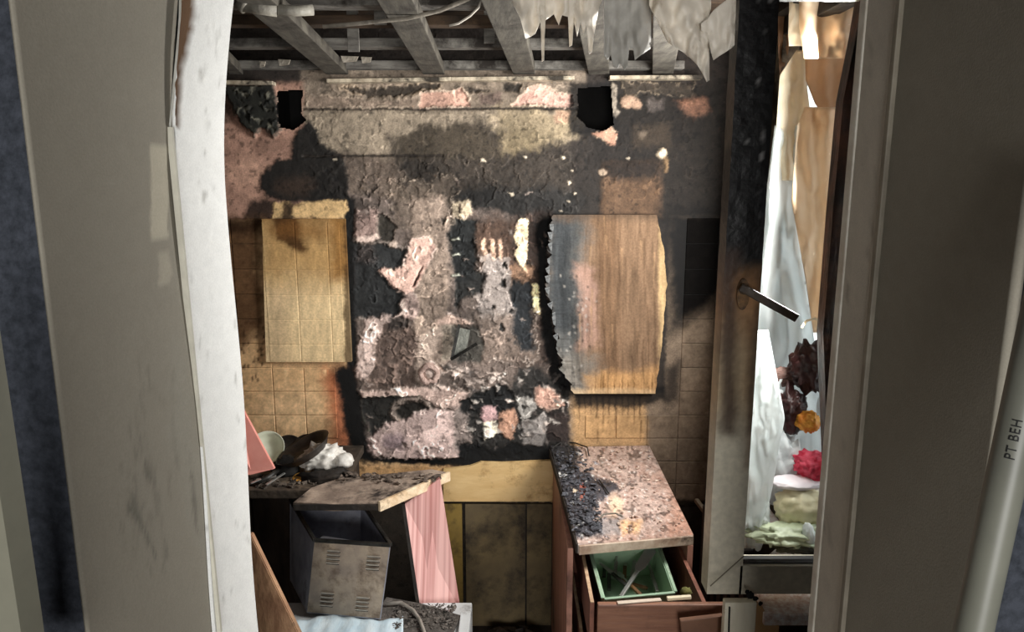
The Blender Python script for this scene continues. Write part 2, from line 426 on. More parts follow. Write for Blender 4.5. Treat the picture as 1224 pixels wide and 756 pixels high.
for x, y in ((673, 188), (684, 204), (681, 217), (687, 231), (678, 239), (671, 252), (750, 190), (402, 191), (430, 128), (645, 262), (555, 246), (545, 296), (543, 286), (577, 191), (612, 232), (628, 188)):
    r_ = random.uniform(1.4, 3.2); st([(x - r_, y - r_ * .5), (x + r_ * .8, y - r_ * random.uniform(.2, .9)), (x + r_ * 1.2, y + r_ * .4), (x - r_ * .3, y + r_ * random.uniform(.4, 1.2))], (214, 198, 172), .9, 1.0, 2.5, 4)
# brown burnt column and bright bare spots
st(rect(566, 262, 646, 345), (92, 70, 55), 0.95, 10, 8)
st(rect(615, 255, 660, 440), (60, 46, 38), 0.9, 8, 8)
st([(640, 268), (664, 258), (656, 300), (653, 345), (668, 430), (690, 482), (668, 482), (648, 410)], (15, 14, 13), 1, 3, 3, -6)
st([(618, 264), (626, 259), (631, 265), (630, 300), (629, 326), (622, 318), (614, 305), (621, 296), (616, 285)], (236, 212, 172), 1, 1.2, 3, 4)
st([(636, 340), (643, 340), (645, 377), (638, 375), (636, 360)], (236, 216, 160), 1, 1.2, 3, 4)
st(rect(611, 318, 636, 340), (170, 132, 100), 0.7, 3, 8)
for x in (579, 588, 597): st([(x - 2, 287), (x + 2, 286), (x + 2.5, 316), (x - 2.5, 314)], (214, 176, 146), 0.95, 1.5, 3, 3)
st([(572, 312), (606, 312), (612, 350), (620, 395), (600, 400), (575, 380), (570, 350)], (158, 146, 138), 1, 4, 9, 3, (196, 180, 168))
st(rect(566, 375, 640, 432), (124, 108, 96), 0.9, 8, 10, 0, (160, 146, 134))
st([(612, 335), (634, 338), (638, 420), (622, 424), (612, 400)], (44, 47, 50), 1, 4, 6, -4)
st([(543, 325), (580, 330), (576, 350), (560, 355), (545, 368)], (48, 48, 46), 1, 3, 5, -8)
for x, y, r in ((578, 332, 4), (600, 340, 5), (603, 318, 4), (590, 368, 3), (610, 372, 4), (600, 392, 5)): st(ell(x, y, r * 0.7, r), (40, 38, 36), 1, 1.5, 4, -8)
st([(536, 258), (570, 262), (568, 335), (545, 338), (535, 300)], (40, 42, 42), 1, 4, 4, -6)
for y in (286, 305, 329): st([(539, y), (548, y - 2), (550, y + 1), (540, y + 2)], (176, 176, 160), 1, 1, 1, 8)
st([(543, 243), (560, 240), (563, 255), (556, 262), (541, 258)], (196, 178, 148), 1, 1.5, 3, 6, (226, 206, 176))
st(rect(549, 243, 551.5, 255), (70, 50, 40), 0.9, 1, 1)
# centre left
st(rect(470, 215, 545, 270), (112, 98, 84), 0.7, 8, 10, 0, (158, 142, 124))
st(rect(494, 238, 536, 405), (160, 140, 123), 0.95, 5, 6, 5)
st([(420, 248), (452, 250), (448, 284), (421, 287)], (150, 126, 116), 1, 2, 4, 4)
st([(450, 256), (458, 254), (474, 270), (468, 292), (452, 288)], (66, 60, 52), 1, 2, 4, -6, (150, 132, 118))
st([(420, 286), (449, 280), (452, 286), (422, 291)], (206, 182, 168), 1, 1.5, 3, 7)
st([(422, 291), (462, 292), (484, 298), (480, 320), (485, 352), (480, 378), (450, 382), (424, 380)], (50, 51, 51), 1, 2.5, 5, -9, (150, 138, 128))
st(rect(427, 292, 448, 315), (76, 66, 62), 0.7, 5, 6, -5)
st(ell(470, 293, 6, 4), (186, 166, 150), 1, 1.5, 3, 5)
st([(452, 322), (458, 319), (470, 323), (483, 318), (488, 300), (494, 286), (512, 284), (521, 296), (512, 312), (503, 330), (496, 345), (485, 353), (470, 344), (462, 334)], (214, 176, 158), 1, 1.5, 3, 6, (232, 204, 188))
st([(502, 322), (505, 318), (496, 342), (492, 344)], (50, 40, 36), 1, 1, 1, -6)
st(ell(490, 366, 11, 16), (158, 136, 126), 1, 2, 3, 6, (200, 180, 168))
st([(476, 364), (480, 370), (468, 381), (478, 378), (486, 372), (482, 356)], (216, 192, 178), 1, 1.2, 2, 7)
st([(438, 379), (466, 378), (466, 394), (452, 412), (448, 436), (440, 452), (424, 452), (428, 410)], (200, 176, 164), 1, 2, 4, 5)
st([(458, 388), (470, 382), (490, 392), (502, 402), (498, 440), (492, 466), (436, 466), (448, 432), (452, 408)], (104, 87, 77), 1, 2.5, 4, 0, (140, 122, 110))
st(rect(464, 380, 486, 395), (52, 46, 42), 0.9, 4, 4, -3)
st([(498, 402), (534, 382), (538, 432), (502, 464), (494, 450)], (166, 147, 132), 1, 3, 5, 4)
st([(518, 386), (536, 374), (558, 382), (566, 386), (540, 388)], (206, 176, 158), 1, 1.5, 3, 8, (226, 204, 190))
st([(525, 388), (545, 386), (548, 428), (528, 432)], (150, 138, 122), 0.9, 3, 4, 4)
st(rect(540, 390, 575, 432), (70, 68, 62), 0.9, 3, 5, -5)
for k in range(16):
    x = 522 + random.random() * 62; y = 434 + random.random() * 34
    st([(x, y), (x + 12 + random.random() * 14, y + 4 + random.random() * 6), (x + 8, y + 9)], random.choice([(190, 172, 160), (168, 152, 140), (80, 72, 66), (206, 186, 172)]), 0.95, 1.5, 4, random.choice([8, 5, -4]))
st([(427, 467), (470, 466), (505, 462), (560, 468), (566, 478), (545, 490), (520, 484), (500, 474), (430, 476)], (206, 178, 164), 1, 1.5, 4, 12, (226, 204, 190))
st(ell(513, 447, 13, 13), (196, 168, 156), 1, 1.5, 3, 8, (224, 204, 192))
st([(430, 476), (500, 474), (498, 488), (470, 512), (446, 524), (432, 492)], (48, 46, 42), 1, 2, 4, -8, (120, 120, 104))
st(ell(492, 492, 26, 17), (150, 134, 122), 1, 3, 3, 4)
st(ell(491, 491, 19, 11), (42, 37, 30), 1, 3, 4, -10)
st([(458, 510), (462, 506), (522, 488), (545, 492), (552, 512), (550, 546), (476, 549), (440, 541), (438, 527)], (200, 174, 165), 1, 2, 4, 7, (218, 196, 186))
st(ell(472, 528, 12, 11), (158, 136, 140), 0.8, 6, 4)
st(rect(542, 485, 578, 540), (140, 126, 118), 0.95, 5, 7, 5)
# lower right of the burn
st([(556, 470), (615, 462), (620, 440), (640, 436), (690, 478), (690, 550), (570, 552), (560, 500)], (58, 55, 52), 1, 4, 6, 0)
st([(548, 478), (600, 462), (614, 470), (610, 490), (575, 492), (556, 495)], (34, 34, 34), 1, 3, 6, -6)
st([(575, 488), (590, 484), (595, 500), (580, 506)], (198, 160, 158), 1, 2, 4, 5)
st([(596, 492), (612, 490), (618, 505), (610, 524), (596, 516)], (214, 164, 132), 1, 2, 4, 6)
st([(578, 505), (592, 503), (597, 518), (580, 526)], (244, 232, 206), 1, 1.2, 3, 8)
st([(638, 463), (658, 462), (668, 470), (674, 484), (658, 492), (642, 484)], (208, 164, 142), 1, 2, 4, 6, (226, 196, 176))
st([(614, 476), (636, 472), (640, 482), (632, 498), (622, 502), (616, 490)], (176, 170, 162), 1, 1.5, 7, 5)
st([(622, 505), (650, 495), (656, 512), (648, 532), (628, 536)], (156, 148, 142), 1, 3, 6, 4, (190, 180, 172))
st(rect(655, 492, 682, 530), (64, 52, 48), 0.9, 4, 5, 0)
for k in range(70):
    x = 555 + random.random() * 130; y = 436 + random.random() * 104
    st([(x, y), (x + 3 + random.random() * 8, y + 1 + random.random() * 5), (x + 2, y + 4 + random.random() * 5)], random.choice([(190, 180, 170), (30, 29, 28), (120, 110, 104), (206, 190, 178)]), 0.85, 1.2, 3, random.choice([7, -5, 4]))
for k in range(60):
    x = 420 + random.random() * 240; y = 200 + random.random() * 340
    st([(x, y), (x + 3 + random.random() * 7, y + random.random() * 5), (x + 2, y + 3 + random.random() * 5)], random.choice([(176, 158, 146), (44, 42, 40), (120, 104, 94)]), 0.75, 1.4, 4, random.choice([5, -4, 3]))
st([(420, 545), (476, 550), (548, 548), (560, 556), (545, 560), (480, 556), (430, 556)], (14, 13, 13), 1, 2, 3, -4)
st([(548, 530), (575, 528), (590, 540), (610, 528), (690, 540), (690, 554), (600, 552), (572, 558), (545, 556)], (20, 20, 20), 1, 3, 5, -2)
# papered-tile zones
LT = [(230, 262), (413, 262), (413, 438), (404, 446), (412, 500), (422, 548), (540, 558), (560, 556), (662, 552), (662, 640), (230, 640)]
st([(230, 262), (416, 262), (416, 440), (432, 500), (440, 552), (540, 560), (662, 552), (662, 640), (230, 640)], (206, 168, 114), 1, 2, 3, 0)
st([(230, 260), (313, 260), (316, 395), (280, 420), (230, 420)], (104, 74, 42), 0.95, 12, 6)
st([(230, 260), (345, 260), (340, 275), (230, 285)], (64, 44, 26), 0.8, 8, 5)
for k in range(34):
    st(ell(284 + random.random() * 34, 385 + random.random() * 74, 1.4, 2.2, 6), (84, 58, 32), 0.9, 1, 2)
st(ell(345, 495, 48, 30), (222, 186, 134), 0.7, 18, 8)
st([(385, 440), (420, 440), (425, 548), (398, 545)], (176, 100, 44), 0.9, 12, 5)
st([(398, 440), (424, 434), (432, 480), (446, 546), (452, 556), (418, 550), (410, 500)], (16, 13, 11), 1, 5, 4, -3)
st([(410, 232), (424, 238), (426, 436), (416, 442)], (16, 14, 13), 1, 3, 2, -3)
st([(326, 242), (345, 240), (352, 244), (372, 240), (400, 238), (414, 240), (414, 262), (326, 262)], (206, 172, 112), 1, 2, 4, 3)
st([(338, 240), (352, 242), (350, 264), (338, 264)], (60, 40, 22), 0.9, 3, 3)
for x, l in ((342, 20), (388, 12)): st([(x - 1.5, 442), (x + 1.5, 442), (x, 442 + l)], (230, 196, 140), 0.8, 1, 1)
st([(420, 556), (560, 560), (560, 575), (420, 575)], (190, 148, 88), 0.9, 4, 3)
RT = [(684, 476), (790, 474), (798, 400), (800, 262), (900, 262), (900, 604), (780, 604), (762, 533), (684, 533)]
st([(680, 470), (795, 470), (800, 258), (900, 258), (900, 604), (680, 604)], (130, 112, 92), 1, 3, 3, 0)
st([(684, 476), (772, 476), (772, 536), (684, 536)], (184, 146, 92), 0.95, 6, 3)
for k in range(11):
    x = 692 + k * 7.3; st([(x - 1.1, 474), (x + 1.3, 474), (x + 0.2, 492 + random.random() * 40)], (84, 58, 28), 0.8, 1.2, 1.5)
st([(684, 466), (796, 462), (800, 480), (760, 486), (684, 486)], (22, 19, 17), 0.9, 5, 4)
st([(788, 250), (900, 250), (900, 340), (845, 370), (800, 400), (796, 320)], (22, 19, 17), 1.0, 16, 6)
st([(796, 440), (815, 430), (812, 478), (796, 486)], (34, 28, 24), 0.8, 8, 4)
# below the worktops: hardboard and dirt
st(rect(400, 598, 900, 800), (56, 48, 38), 1, 3, 3, 0)
paint_wall = Painter((62, 54, 48), S, 0.20, (6, 6), 1, 0.55, [(400, 186), (690, 186), (700, 210), (680, 262), (655, 330), (670, 440), (690, 480), (680, 545), (440, 548), (425, 440), (420, 200)])

nx, nz = 640, 740
xs = np.linspace(XL, XR, nx); zs = np.linspace(0, 2.68, nz)
GX, GZ = np.meshgrid(xs, zs)
px, py = to_px(np.stack([GX, np.full_like(GX, YB), GZ], -1))
col, hh = paint_wall(px, py)
burn = (1 - sstep(-25, 12, poly_sdf(px, py, [(410, 190), (690, 190), (690, 480), (680, 560), (430, 560), (420, 440)]))) + 0.5 * (py < 262) * (px > 355)
rel = hh * 0.001 + (0.009 * fbm(px, py, 34, 3, 71) + 0.003 * fbm(px, py, 8, 3, 77)) * np.clip(burn, 0, 1) + 0.002 * fbm(px, py, 10, 3, 80)
GY = YB - rel
h1 = [(331, 108), (362, 107), (361, 136), (368, 143), (352, 157), (334, 153)]
h2 = [(690, 105), (731, 102), (734, 150), (721, 158), (702, 153), (689, 140)]
hole = (poly_sdf(px + 3 * fbm(px, py, 6, 2, 5), py, h1) < 0) | (poly_sdf(px + 3 * fbm(px, py, 6, 2, 6), py, h2) < 0)
idx = np.arange(nx * nz).reshape(nz, nx)
q = np.stack([idx[:-1, :-1], idx[:-1, 1:], idx[1:, 1:], idx[1:, :-1]], -1)
keep = ~(hole[:-1, :-1] & hole[1:, 1:] & hole[1:, :-1] & hole[:-1, 1:])
Vw = np.stack([GX, GY, GZ], -1).reshape(-1, 3)
wall_back = struct(obj('wall_back', Vw, q[keep].reshape(-1, 4), m_vc, None, True, col.reshape(-1, 3)), 'burnt kitchen wall of sooty peeling plaster')
for nm, hp in (('vent_shaft', h1), ('vent_shaft', h2)):
    P = [on_y(x, y, YB) for x, y in hp]; x0 = min(p.x for p in P) - .02; x1 = max(p.x for p in P) + .02; z0 = min(p.z for p in P) - .02; z1 = max(p.z for p in P) + .02
    V = []; 
    for Y in (YB + 0.004, YB + 0.22): V += [(x0, Y, z0), (x1, Y, z0), (x1, Y, z1), (x0, Y, z1)]
    o = obj(nm, V, [(0, 1, 5, 4), (1, 2, 6, 5), (2, 3, 7, 6), (3, 0, 4, 7), (4, 5, 6, 7)], m_black, wall_back); o['label'] = 'black open vent shaft'

# tiles: each its own piece, set proud of the wall
TW, TH = 0.132, 0.104
def tile(x0, z0, w, h, Y, painter, parent, th=0.0025):
    n, k = 18, 14; b = 0.0025
    us = np.concatenate([[0, b], np.linspace(b, w - b, n)[1:-1], [w - b, w]]); vsn = np.concatenate([[0, b], np.linspace(b, h - b, k)[1:-1], [h - b, h]])
    U, Vv = np.meshgrid(us, vsn); edge = (U <= 0) | (U >= w) | (Vv <= 0) | (Vv >= h)
    G = np.stack([x0 + U, np.where(edge, Y, Y - th), z0 + Vv], -1)
    a, b2 = to_px(G); c, _ = painter(a, b2); c = np.clip(c * random.uniform(0.95, 1.06), 0, 1)
    ii = np.arange(G.shape[0] * G.shape[1]).reshape(G.shape[:2])
    qq = np.stack([ii[:-1, :-1], ii[:-1, 1:], ii[1:, 1:], ii[1:, :-1]], -1).reshape(-1, 4)
    return obj('tile', G.reshape(-1, 3), qq, m_vcs, parent, False, c.reshape(-1, 3))
PL_ = [(306, 262), (414, 262), (422, 434), (310, 436)]
PR_ = [(655, 256), (800, 256), (795, 474), (665, 474)]
ox = on_y(358, 352, YB).x; oz = on_y(358, 352, YB).z
LTs = [(230, 258), (410, 258), (410, 436), (402, 446), (410, 500), (424, 545), (232, 560), (228, 560)]
for i in range(-9, 14):
    for j in range(-12, 5):
        x0 = ox + i * TW; z0 = oz + j * TH
        cpx, cpy = to_px(np.array([x0 + TW / 2, YB, z0 + TH / 2])); cpx = np.array([cpx]); cpy = np.array([cpy])
        if x0 < XL or x0 + TW > XR: continue
        sL = poly_sdf(cpx, cpy, LTs)[0]; sR = poly_sdf(cpx, cpy, RT)[0]
        if sL > -14 and sR > -10: continue
        if poly_sdf(cpx, cpy, PL_)[0] < -6 or poly_sdf(cpx, cpy, PR_)[0] < -6: continue
        if cpy[0] > 606: continue
        tile(x0 + .001, z0 + .001, TW - .002, TH - .002, YB - 0.0015, paint_wall, wall_back)

# ---- left panel: pale tile-patterned board where a cabinet hung
SL = []
def sl(pts, c, al=1.0, fe=3, wa=4, h=None): SL.append((pts, c, al, fe, wa, h))
sl(rect(300, 250, 430, 340), (170, 130, 76), 0.8, 30, 8)
sl(rect(300, 250, 430, 268), (120, 84, 42), 0.7, 8, 6)
sl([(328, 255), (352, 255), (360, 280), (370, 300), (362, 306), (345, 292), (332, 285)], (70, 44, 24), 0.92, 4, 5)
sl(rect(398, 262, 422, 335), (140, 98, 50), 0.8, 8, 5)
sl(ell(360, 275, 40, 8), (130, 88, 46), 0.6, 8, 6)
sl(rect(412, 255, 430, 440), (60, 42, 26), 0.8, 3, 3)
sl(rect(318, 345, 345, 430), (204, 176, 140), 0.5, 12, 8)
pLp = Painter((228, 200, 154), SL, 0.2, (4, 18), 5)
def panel(name, left, right, z_rows, Y, th, painter, parent=None, mat=None, nv=90, nu=40, rag=(0, 0), bulge=None, seed=0):
    ys = np.linspace(z_rows[0], z_rows[1], nv)
    L = np.interp(ys, [p[1] for p in left], [p[0] for p in left]) + rag[0] * (fbm(ys, ys * 0 + seed, 9, 4, 31 + seed) * 2)
    Rr = np.interp(ys, [p[1] for p in right], [p[0] for p in right]) + rag[1] * (fbm(ys, ys * 0 + seed, 9, 4, 57 + seed) * 2)
    G = np.zeros((nv, nu, 3)); cc = np.zeros((nv, nu, 3))
    for r in range(nv):
        for c in range(nu):
            t = c / (nu - 1); x = L[r] + (Rr[r] - L[r]) * t
            Yy = Y - (bulge(t, r / (nv - 1)) if bulge else 0); p = on_y(x, ys[r], Yy); G[r, c] = p
    a, b = to_px(G); cc, _ = painter(a, b)
    return sheet(name, G, (0, th, 0), mat or m_vcs, parent, False, cc)
left_panel = thing('wall_panel', 'pale yellow tile-patterned wall panel with scorched top edge', 'wall panel', (on_y(366, 433, YB - .01)))
panel('panel_board', [(313, 262), (318, 434)], [(412, 262), (420, 432)], (262, 433), YB - 0.022, 0.022, pLp, left_panel, None, 170, 100)
for i in range(-2, 4):
    for j in range(-4, 5):
        x0 = ox + i * TW; z0 = oz + j * TH
        w0 = max(x0, on_y(316, 350, YB).x); w1 = min(x0 + TW, on_y(411, 350, YB).x); v0 = max(z0, on_y(366, 431, YB).z); v1 = min(z0 + TH, on_y(366, 265, YB).z)
        if w1 - w0 > 0.02 and v1 - v0 > 0.02: tile(w0 + .001, v0 + .001, w1 - w0 - .002, v1 - v0 - .002, YB - 0.0215, pLp, left_panel, 0.0015)
# ---- right panel: charred along its left edge
SL = []
sl(rect(650, 250, 700, 480), (84, 84, 82), 1.0, 16, 8)
sl(rect(655, 250, 684, 400), (58, 60, 61), 1.0, 10, 6)
sl([(690, 318), (715, 318), (716, 415), (694, 420)], (150, 120, 106), 0.8, 8, 6)
sl([(670, 425), (720, 430), (720, 475), (670, 475)], (112, 106, 98), 0.8, 10, 9)
for k in range(70):
    sl(ell(668 + random.random() * 50 * (0.4 + 0.6 * random.random()), 330 + random.random() * 140, 1.3, 2, 6), random.choice([(160, 154, 146), (40, 38, 36), (40, 38, 36)]), 0.6, 1, 2)
sl(rect(715, 255, 740, 475), (104, 80, 60), 0.7, 8, 5)
sl(rect(788, 270, 802, 480), (186, 158, 116), 0.8, 3, 2)
sl(rect(650, 250, 810, 264), (80, 66, 54), 0.7, 7, 4)
sl([(700, 448), (790, 440), (790, 474), (700, 474)], (196, 150, 98), 0.6, 8, 5)
for k in range(26):
    x = 704 + random.random() * 84; sl([(x - 1, 472), (x + 1, 472), (x, 472 - random.random() * 28)], (92, 62, 34), 0.8, 1, 1.5)
sl(rect(650, 466, 800, 474), (210, 180, 140), 0.5, 3, 3)
for k in range(40):
    x = 692 + random.random() * 98; y = 258 + random.random() * 170
    sl([(x - .8, y), (x + .9, y), (x + .5, y + 20 + random.random() * 60)], random.choice([(78, 58, 42), (92, 70, 52), (160, 128, 96)]), 0.55, 1.2, 1.5)
pRp = Painter((116, 93, 73), SL, 0.30, (3, 30), 9)
right_panel = thing('wall_panel', 'brown streaked wall panel charred grey along one ragged edge', 'wall panel', on_y(725, 470, YB - .01))
panel('panel_board', [(661, 257), (657, 300), (654, 345), (663, 380), (668, 430), (676, 455), (686, 471)], [(785, 257), (794, 300), (797, 340), (792, 400), (786, 450), (783, 470)], (257, 471), YB - 0.026, 0.024, pRp, right_panel, None, 260, 130, (7, 1.5),
      lambda t, s: 0.018 * max(0, 0.12 - t) / 0.12 + 0.004 * s * t)
for i in range(1, 6):
    for j in range(-4, 4):
        x0 = ox + i * TW + 0.01; z0 = oz + j * TH + .012
        w0 = max(x0, on_y(690, 350, YB).x); w1 = min(x0 + TW, on_y(778, 350, YB).x); v0 = max(z0, on_y(700, 464, YB).z); v1 = min(z0 + TH, on_y(700, 264, YB).z)
        if w1 - w0 > 0.02 and v1 - v0 > 0.02: tile(w0 + .001, v0 + .001, w1 - w0 - .002, v1 - v0 - .002, YB - 0.0275, pRp, right_panel, 0.0015)
# curled charred flakes along the ragged edge
rim_m = M('ash_curl', (58, 60, 61), (112, 113, 112), 60, 0.9, 0.3)
for k in range(11):
    t = (k + random.uniform(-.3, .3)) / 15; y = 268 + t * 190; x = np.interp(y, [257, 300, 345, 380, 430, 471], [661, 657, 654, 663, 668, 686]) + random.uniform(-1, 1)
    a = on_y(x + 2, y, YB - .05); w = random.uniform(1, 4.5); b = on_y(x - w, y + random.uniform(0, 4), YB - .058); b2 = on_y(x - w * random.uniform(.4, .9), y + random.uniform(5, 9), YB - .056); c = on_y(x + 1.5, y + random.uniform(9, 12), YB - .05)
    plate('charred_flake', [a, b, b2, c], (0, 0.003, 0), rim_m, right_panel)

# ---- bent metal strip and socket ring on the burnt wall
m_iron = M('blackened_steel', (24, 24, 23), (62, 60, 56), 18, 0.45, 0.3, 0.6)
hk = thing('bent_metal_strip', 'dark folded metal strip sticking out of the burnt plaster', 'metal strip', on_y(550, 432, YB - .03))
bar('strip_arm', on_y(549, 388, YB - .035), on_y(540, 430, YB - .06), 0.012, 0.004, m_iron, hk, 0, (0, 1, 0))
bar('strip_arm', on_y(539, 430, YB - .06), on_y(570, 411, YB - .09), 0.012, 0.004, m_iron, hk, 0, (0, 1, 0))
plate('strip_web', [on_y(549, 392, YB - .035), on_y(542, 427, YB - .055), on_y(558, 416, YB - .05), on_y(562, 395, YB - .04)], (0, .003, 0), M('dull_steel', (90, 92, 86), (140, 140, 130), 30, 0.5, 0.3, 0.3), hk)
sk = thing('socket_box', 'round plaster-crusted socket box in the burnt wall', 'socket', on_y(513, 455, YB - .01))
m_crust = M('pale_plaster', (196, 170, 158), (150, 126, 116), 40, 0.9, 0.6)
c0 = on_y(513, 447, YB - .006)
lathe('socket_ring', [(0.022, 0.0), (0.024, 0.014), (0.034, 0.02), (0.043, 0.012), (0.046, -0.004)], m_crust, c0, (0, -1, 0), sk, 28, 0.25)
lathe('socket_core', [(0.0, 0.012), (0.010, 0.010), (0.022, 0.004), (0.024, -0.006)], M('sooty_plaster', (150, 132, 122), (196, 178, 168), 60, 0.9, 0.4), c0, (0, -1, 0), sk, 20, 0.3)

# ---- timber ledge along the top of the wall, rail and boards low on the wall
m_ledge = M('pale_ledge', (150, 136, 116), (206, 192, 168), 14, 0.8, 0.5, stain=(50, 44, 36), stain_amt=0.5, stain_scale=9)
for a, b, dy in (((268, 99), (328, 100), 0), ((392, 97.5), (540, 95.5), .003), ((540, 95.5), (686, 94), 0), ((728, 93.5), (838, 93), .004)):
    bar('ledge_strip', on_y(a[0], a[1], YB - .02), on_y(b[0], b[1], YB - .02), 0.05, 0.014, m_ledge, wall_back, 0.002)
m_rail = M('tan_board', (206, 170, 114), (220, 188, 134), 5, 0.6, 0.12, stain=(132, 92, 44), stain_amt=0.35, stain_scale=6, stretch=(1, 1, 4))
o = plate('rail_board', [on_y(530, 562, YB - .02), on_y(561, 558, YB - .02), on_y(575, 553, YB - .02), on_y(600, 554, YB - .02), on_y(662, 551, YB - .02), on_y(662, 600, YB - .02), on_y(530, 600, YB - .02)], (0, .018, 0), m_rail, wall_back)
m_hb = M('dirty_hardboard', (112, 96, 66), (86, 74, 54), 4, 0.8, 0.2, stain=(46, 38, 28), stain_amt=0.5, stain_scale=5)
m_hb2 = M('yellowed_hardboard', (150, 124, 60), (122, 100, 50), 5, 0.8, 0.2, stain=(60, 48, 28), stain_amt=0.4, stain_scale=6)
for x0, x1, m, d in ((528, 552, m_hb2, 0), (556, 628, m_hb, .004), (630, 660, m_hb, 0)):
    p = on_y(x0, 603, YB - .012); r = on_y(x1, 603, YB - .012)
    box('hardboard_panel', (p.x, YB - .012 - d, 0.0), (r.x, YB - .002, p.z), m, wall_back, 0.001)

# ------------------------------------------------------------------ kitchen shell
m_floor = M('sooty_floor', (34, 30, 26), (64, 54, 44), 7, 0.9, 0.6)
struct(box('floor', (-2.2, -2.6, -0.06), (2.2, YB + .1, 0), m_floor))
m_wallk = M('sooty_side_wall', (60, 50, 42), (104, 88, 72), 4, 0.9, 0.4, stain=(20, 18, 16), stain_amt=0.7, stain_scale=2.5)
struct(box('wall_left', (XL - .1, YF, 0), (XL, YB + .1, 2.7), m_wallk))
WY0, WY1, WZ0, WZ1 = 1.72, 2.66, 0.84, 2.52
wr = []
bm = bmesh.new()
def addb(p0, p1):
    (a, b, c), (d, e, f) = p0, p1
    v = [bm.verts.new(p) for p in ((a, b, c), (d, b, c), (d, e, c), (a, e, c), (a, b, f), (d, b, f), (d, e, f), (a, e, f))]
    for g in ((3, 2, 1, 0), (4, 5, 6, 7), (0, 1, 5, 4), (1, 2, 6, 5), (2, 3, 7, 6), (3, 0, 4, 7)): bm.faces.new([v[i] for i in g])
XW = XR + 0.16
addb((XR, YFR, 0), (XW, WY0, 2.7)); addb((XR, WY1, 0), (XW, YB + .1, 2.7)); addb((XR, WY0, 0), (XW, WY1, WZ0)); addb((XR, WY0, WZ1), (XW, WY1, 2.7))
m_wallr = M('charred_side_wall', (26, 22, 19), (58, 48, 38), 5, 0.85, 0.5, stain=(84, 66, 48), stain_amt=0.3, stain_scale=3)
struct(bm_out('wall_right', bm, m_wallr))

# ------------------------------------------------------------------ ceiling: open battens under a dark deck
m_deck = M('sooty_deck', (30, 26, 22), (58, 48, 38), 5, 0.9, 0.4, stretch=(.4, 3, 1))
ceiling = struct(box('ceiling', (-2.2, -2.6, 2.66), (2.2, YB + .1, 2.72), m_deck))
m_lath = M('ashen_wood', (62, 58, 51), (90, 85, 75), 7, 0.9, 0.12, stain=(44, 38, 32), stain_amt=0.45, stain_scale=8, stretch=(6, 1, 6))
m_lathx = M('grey_cross_wood', (84, 80, 75), (132, 128, 120), 6, 0.9, 0.15, stain=(40, 35, 30), stain_amt=0.5, stain_scale=6, stretch=(1, 6, 6))
m_brownp = M('browned_plank', (52, 40, 30), (84, 66, 49), 6, 0.9, 0.2, stretch=(1, 5, 5), stain=(24, 20, 16), stain_amt=0.45, stain_scale=4)
def batten(a, b, w, z=ZC, h=0.035):
    A = on_z(a[0], a[1], z); B = on_z(b[0], b[1], z); d = (B - A).normalized()
    A = A - d * (A.y - 1.28) / d.y; B = B + d * (YB - .01 - B.y) / d.y
    A.z += h / 2; B.z += h / 2
    return bar('ceiling_batten', A, B, w, h, m_lath, ceiling, 0.003)
batten((258, 66), (290, 96), 0.05)
for a, b, w in (((331, 25), (402, 88), .085), ((482, 20), (519, 90), .085), ((597, 2), (627, 90), .085), ((705, 5), (716, 90), .08), ((800, 15), (792, 90), .08)): batten(a, b, w)
for Y, z, w, m in ((2.86, 2.40, .05, m_lathx), (2.60, 2.43, .06, m_lathx), (2.30, 2.44, .05, m_brownp), (2.02, 2.43, .06, m_lathx), (1.72, 2.43, .06, m_lathx)):
    bar('cross_batten', (XL, Y, z + .0), (.66 if Y > 2.2 else .48, Y + .01, z), w, 0.03, m, ceiling, 0.003)
for k in range(9):
    Y = 1.45 + k * 0.165
    box('deck_plank', (XL + .005, Y, 2.56 + .012 * (k % 3)), (XR - .005, Y + 0.15, 2.585 + .012 * (k % 3)), m_brownp, ceiling, 0.002)
for x, y0, y1, Y in ((423, 24, 62, 2.35), (487, -6, 14, 1.98), (585, 12, 52, 2.5), (455, -8, 30, 2.2)):
    a = on_y(x, y1, Y); b = on_y(x, y0, Y); box('hanger_strip', (a.x - .018, Y - .004, a.z), (a.x + .018, Y + .004, max(b.z, 2.60)), m_lathx, ceiling, 0.001)
m_flake = M('white_flake', (206, 196, 180), (150, 140, 124), 40, 0.9, 0.3)
for (x, y, Y, s) in ((314, 77, 2.72, 7), (340, 75, 2.72, 14), (418, 71, 2.7, 20), (438, 72, 2.7, 12), (402, 74, 2.7, 6)):
    p = on_y(x, y, Y); w = s * Y / F_PX / 2
    plate('paint_flake', [p + Vector((-w, 0, .012)), p + Vector((w, 0, .01)), p + Vector((w * .8, -.01, -.008)), p + Vector((-w * .7, -.01, -.012))], (0, .004, 0), m_flake, ceiling)
# pale conduit and hanging wires
m_conduit = M('grey_conduit', (150, 146, 134), (110, 104, 94), 20, 0.6, 0.3)
cd = thing('cable_conduit', 'broken pale plastic conduit hanging under the ceiling battens', 'conduit', on_y(325, 12, 1.82))
tube('conduit_pipe', [on_y(289, 6, 1.80), on_y(310, 9, 1.81), on_y(331, 12, 1.82)], 0.016, m_conduit, cd, 12)
tube('conduit_pipe', [on_y(331, 12, 1.82), on_y(352, 13, 1.84), on_y(374, 12, 1.86)], 0.013, m_conduit, cd, 12)
tube('conduit_collar', [on_y(288, 2, 1.80), on_y(295, 9, 1.80)], 0.019, m_conduit, cd, 12)
m_wire = M('ashen_wire', (132, 124, 112), (96, 90, 80), 40, 0.8, 0.2)
tag(tube('hanging_wire', [on_y(x, y, 1.9) for x, y in ((386, 32), (430, 28), (487, 22), (525, 13), (552, 2), (575, -8))], 0.0055, m_wire, None, 8), 'sagging soot-grey cable strung below the ceiling battens', 'cable')
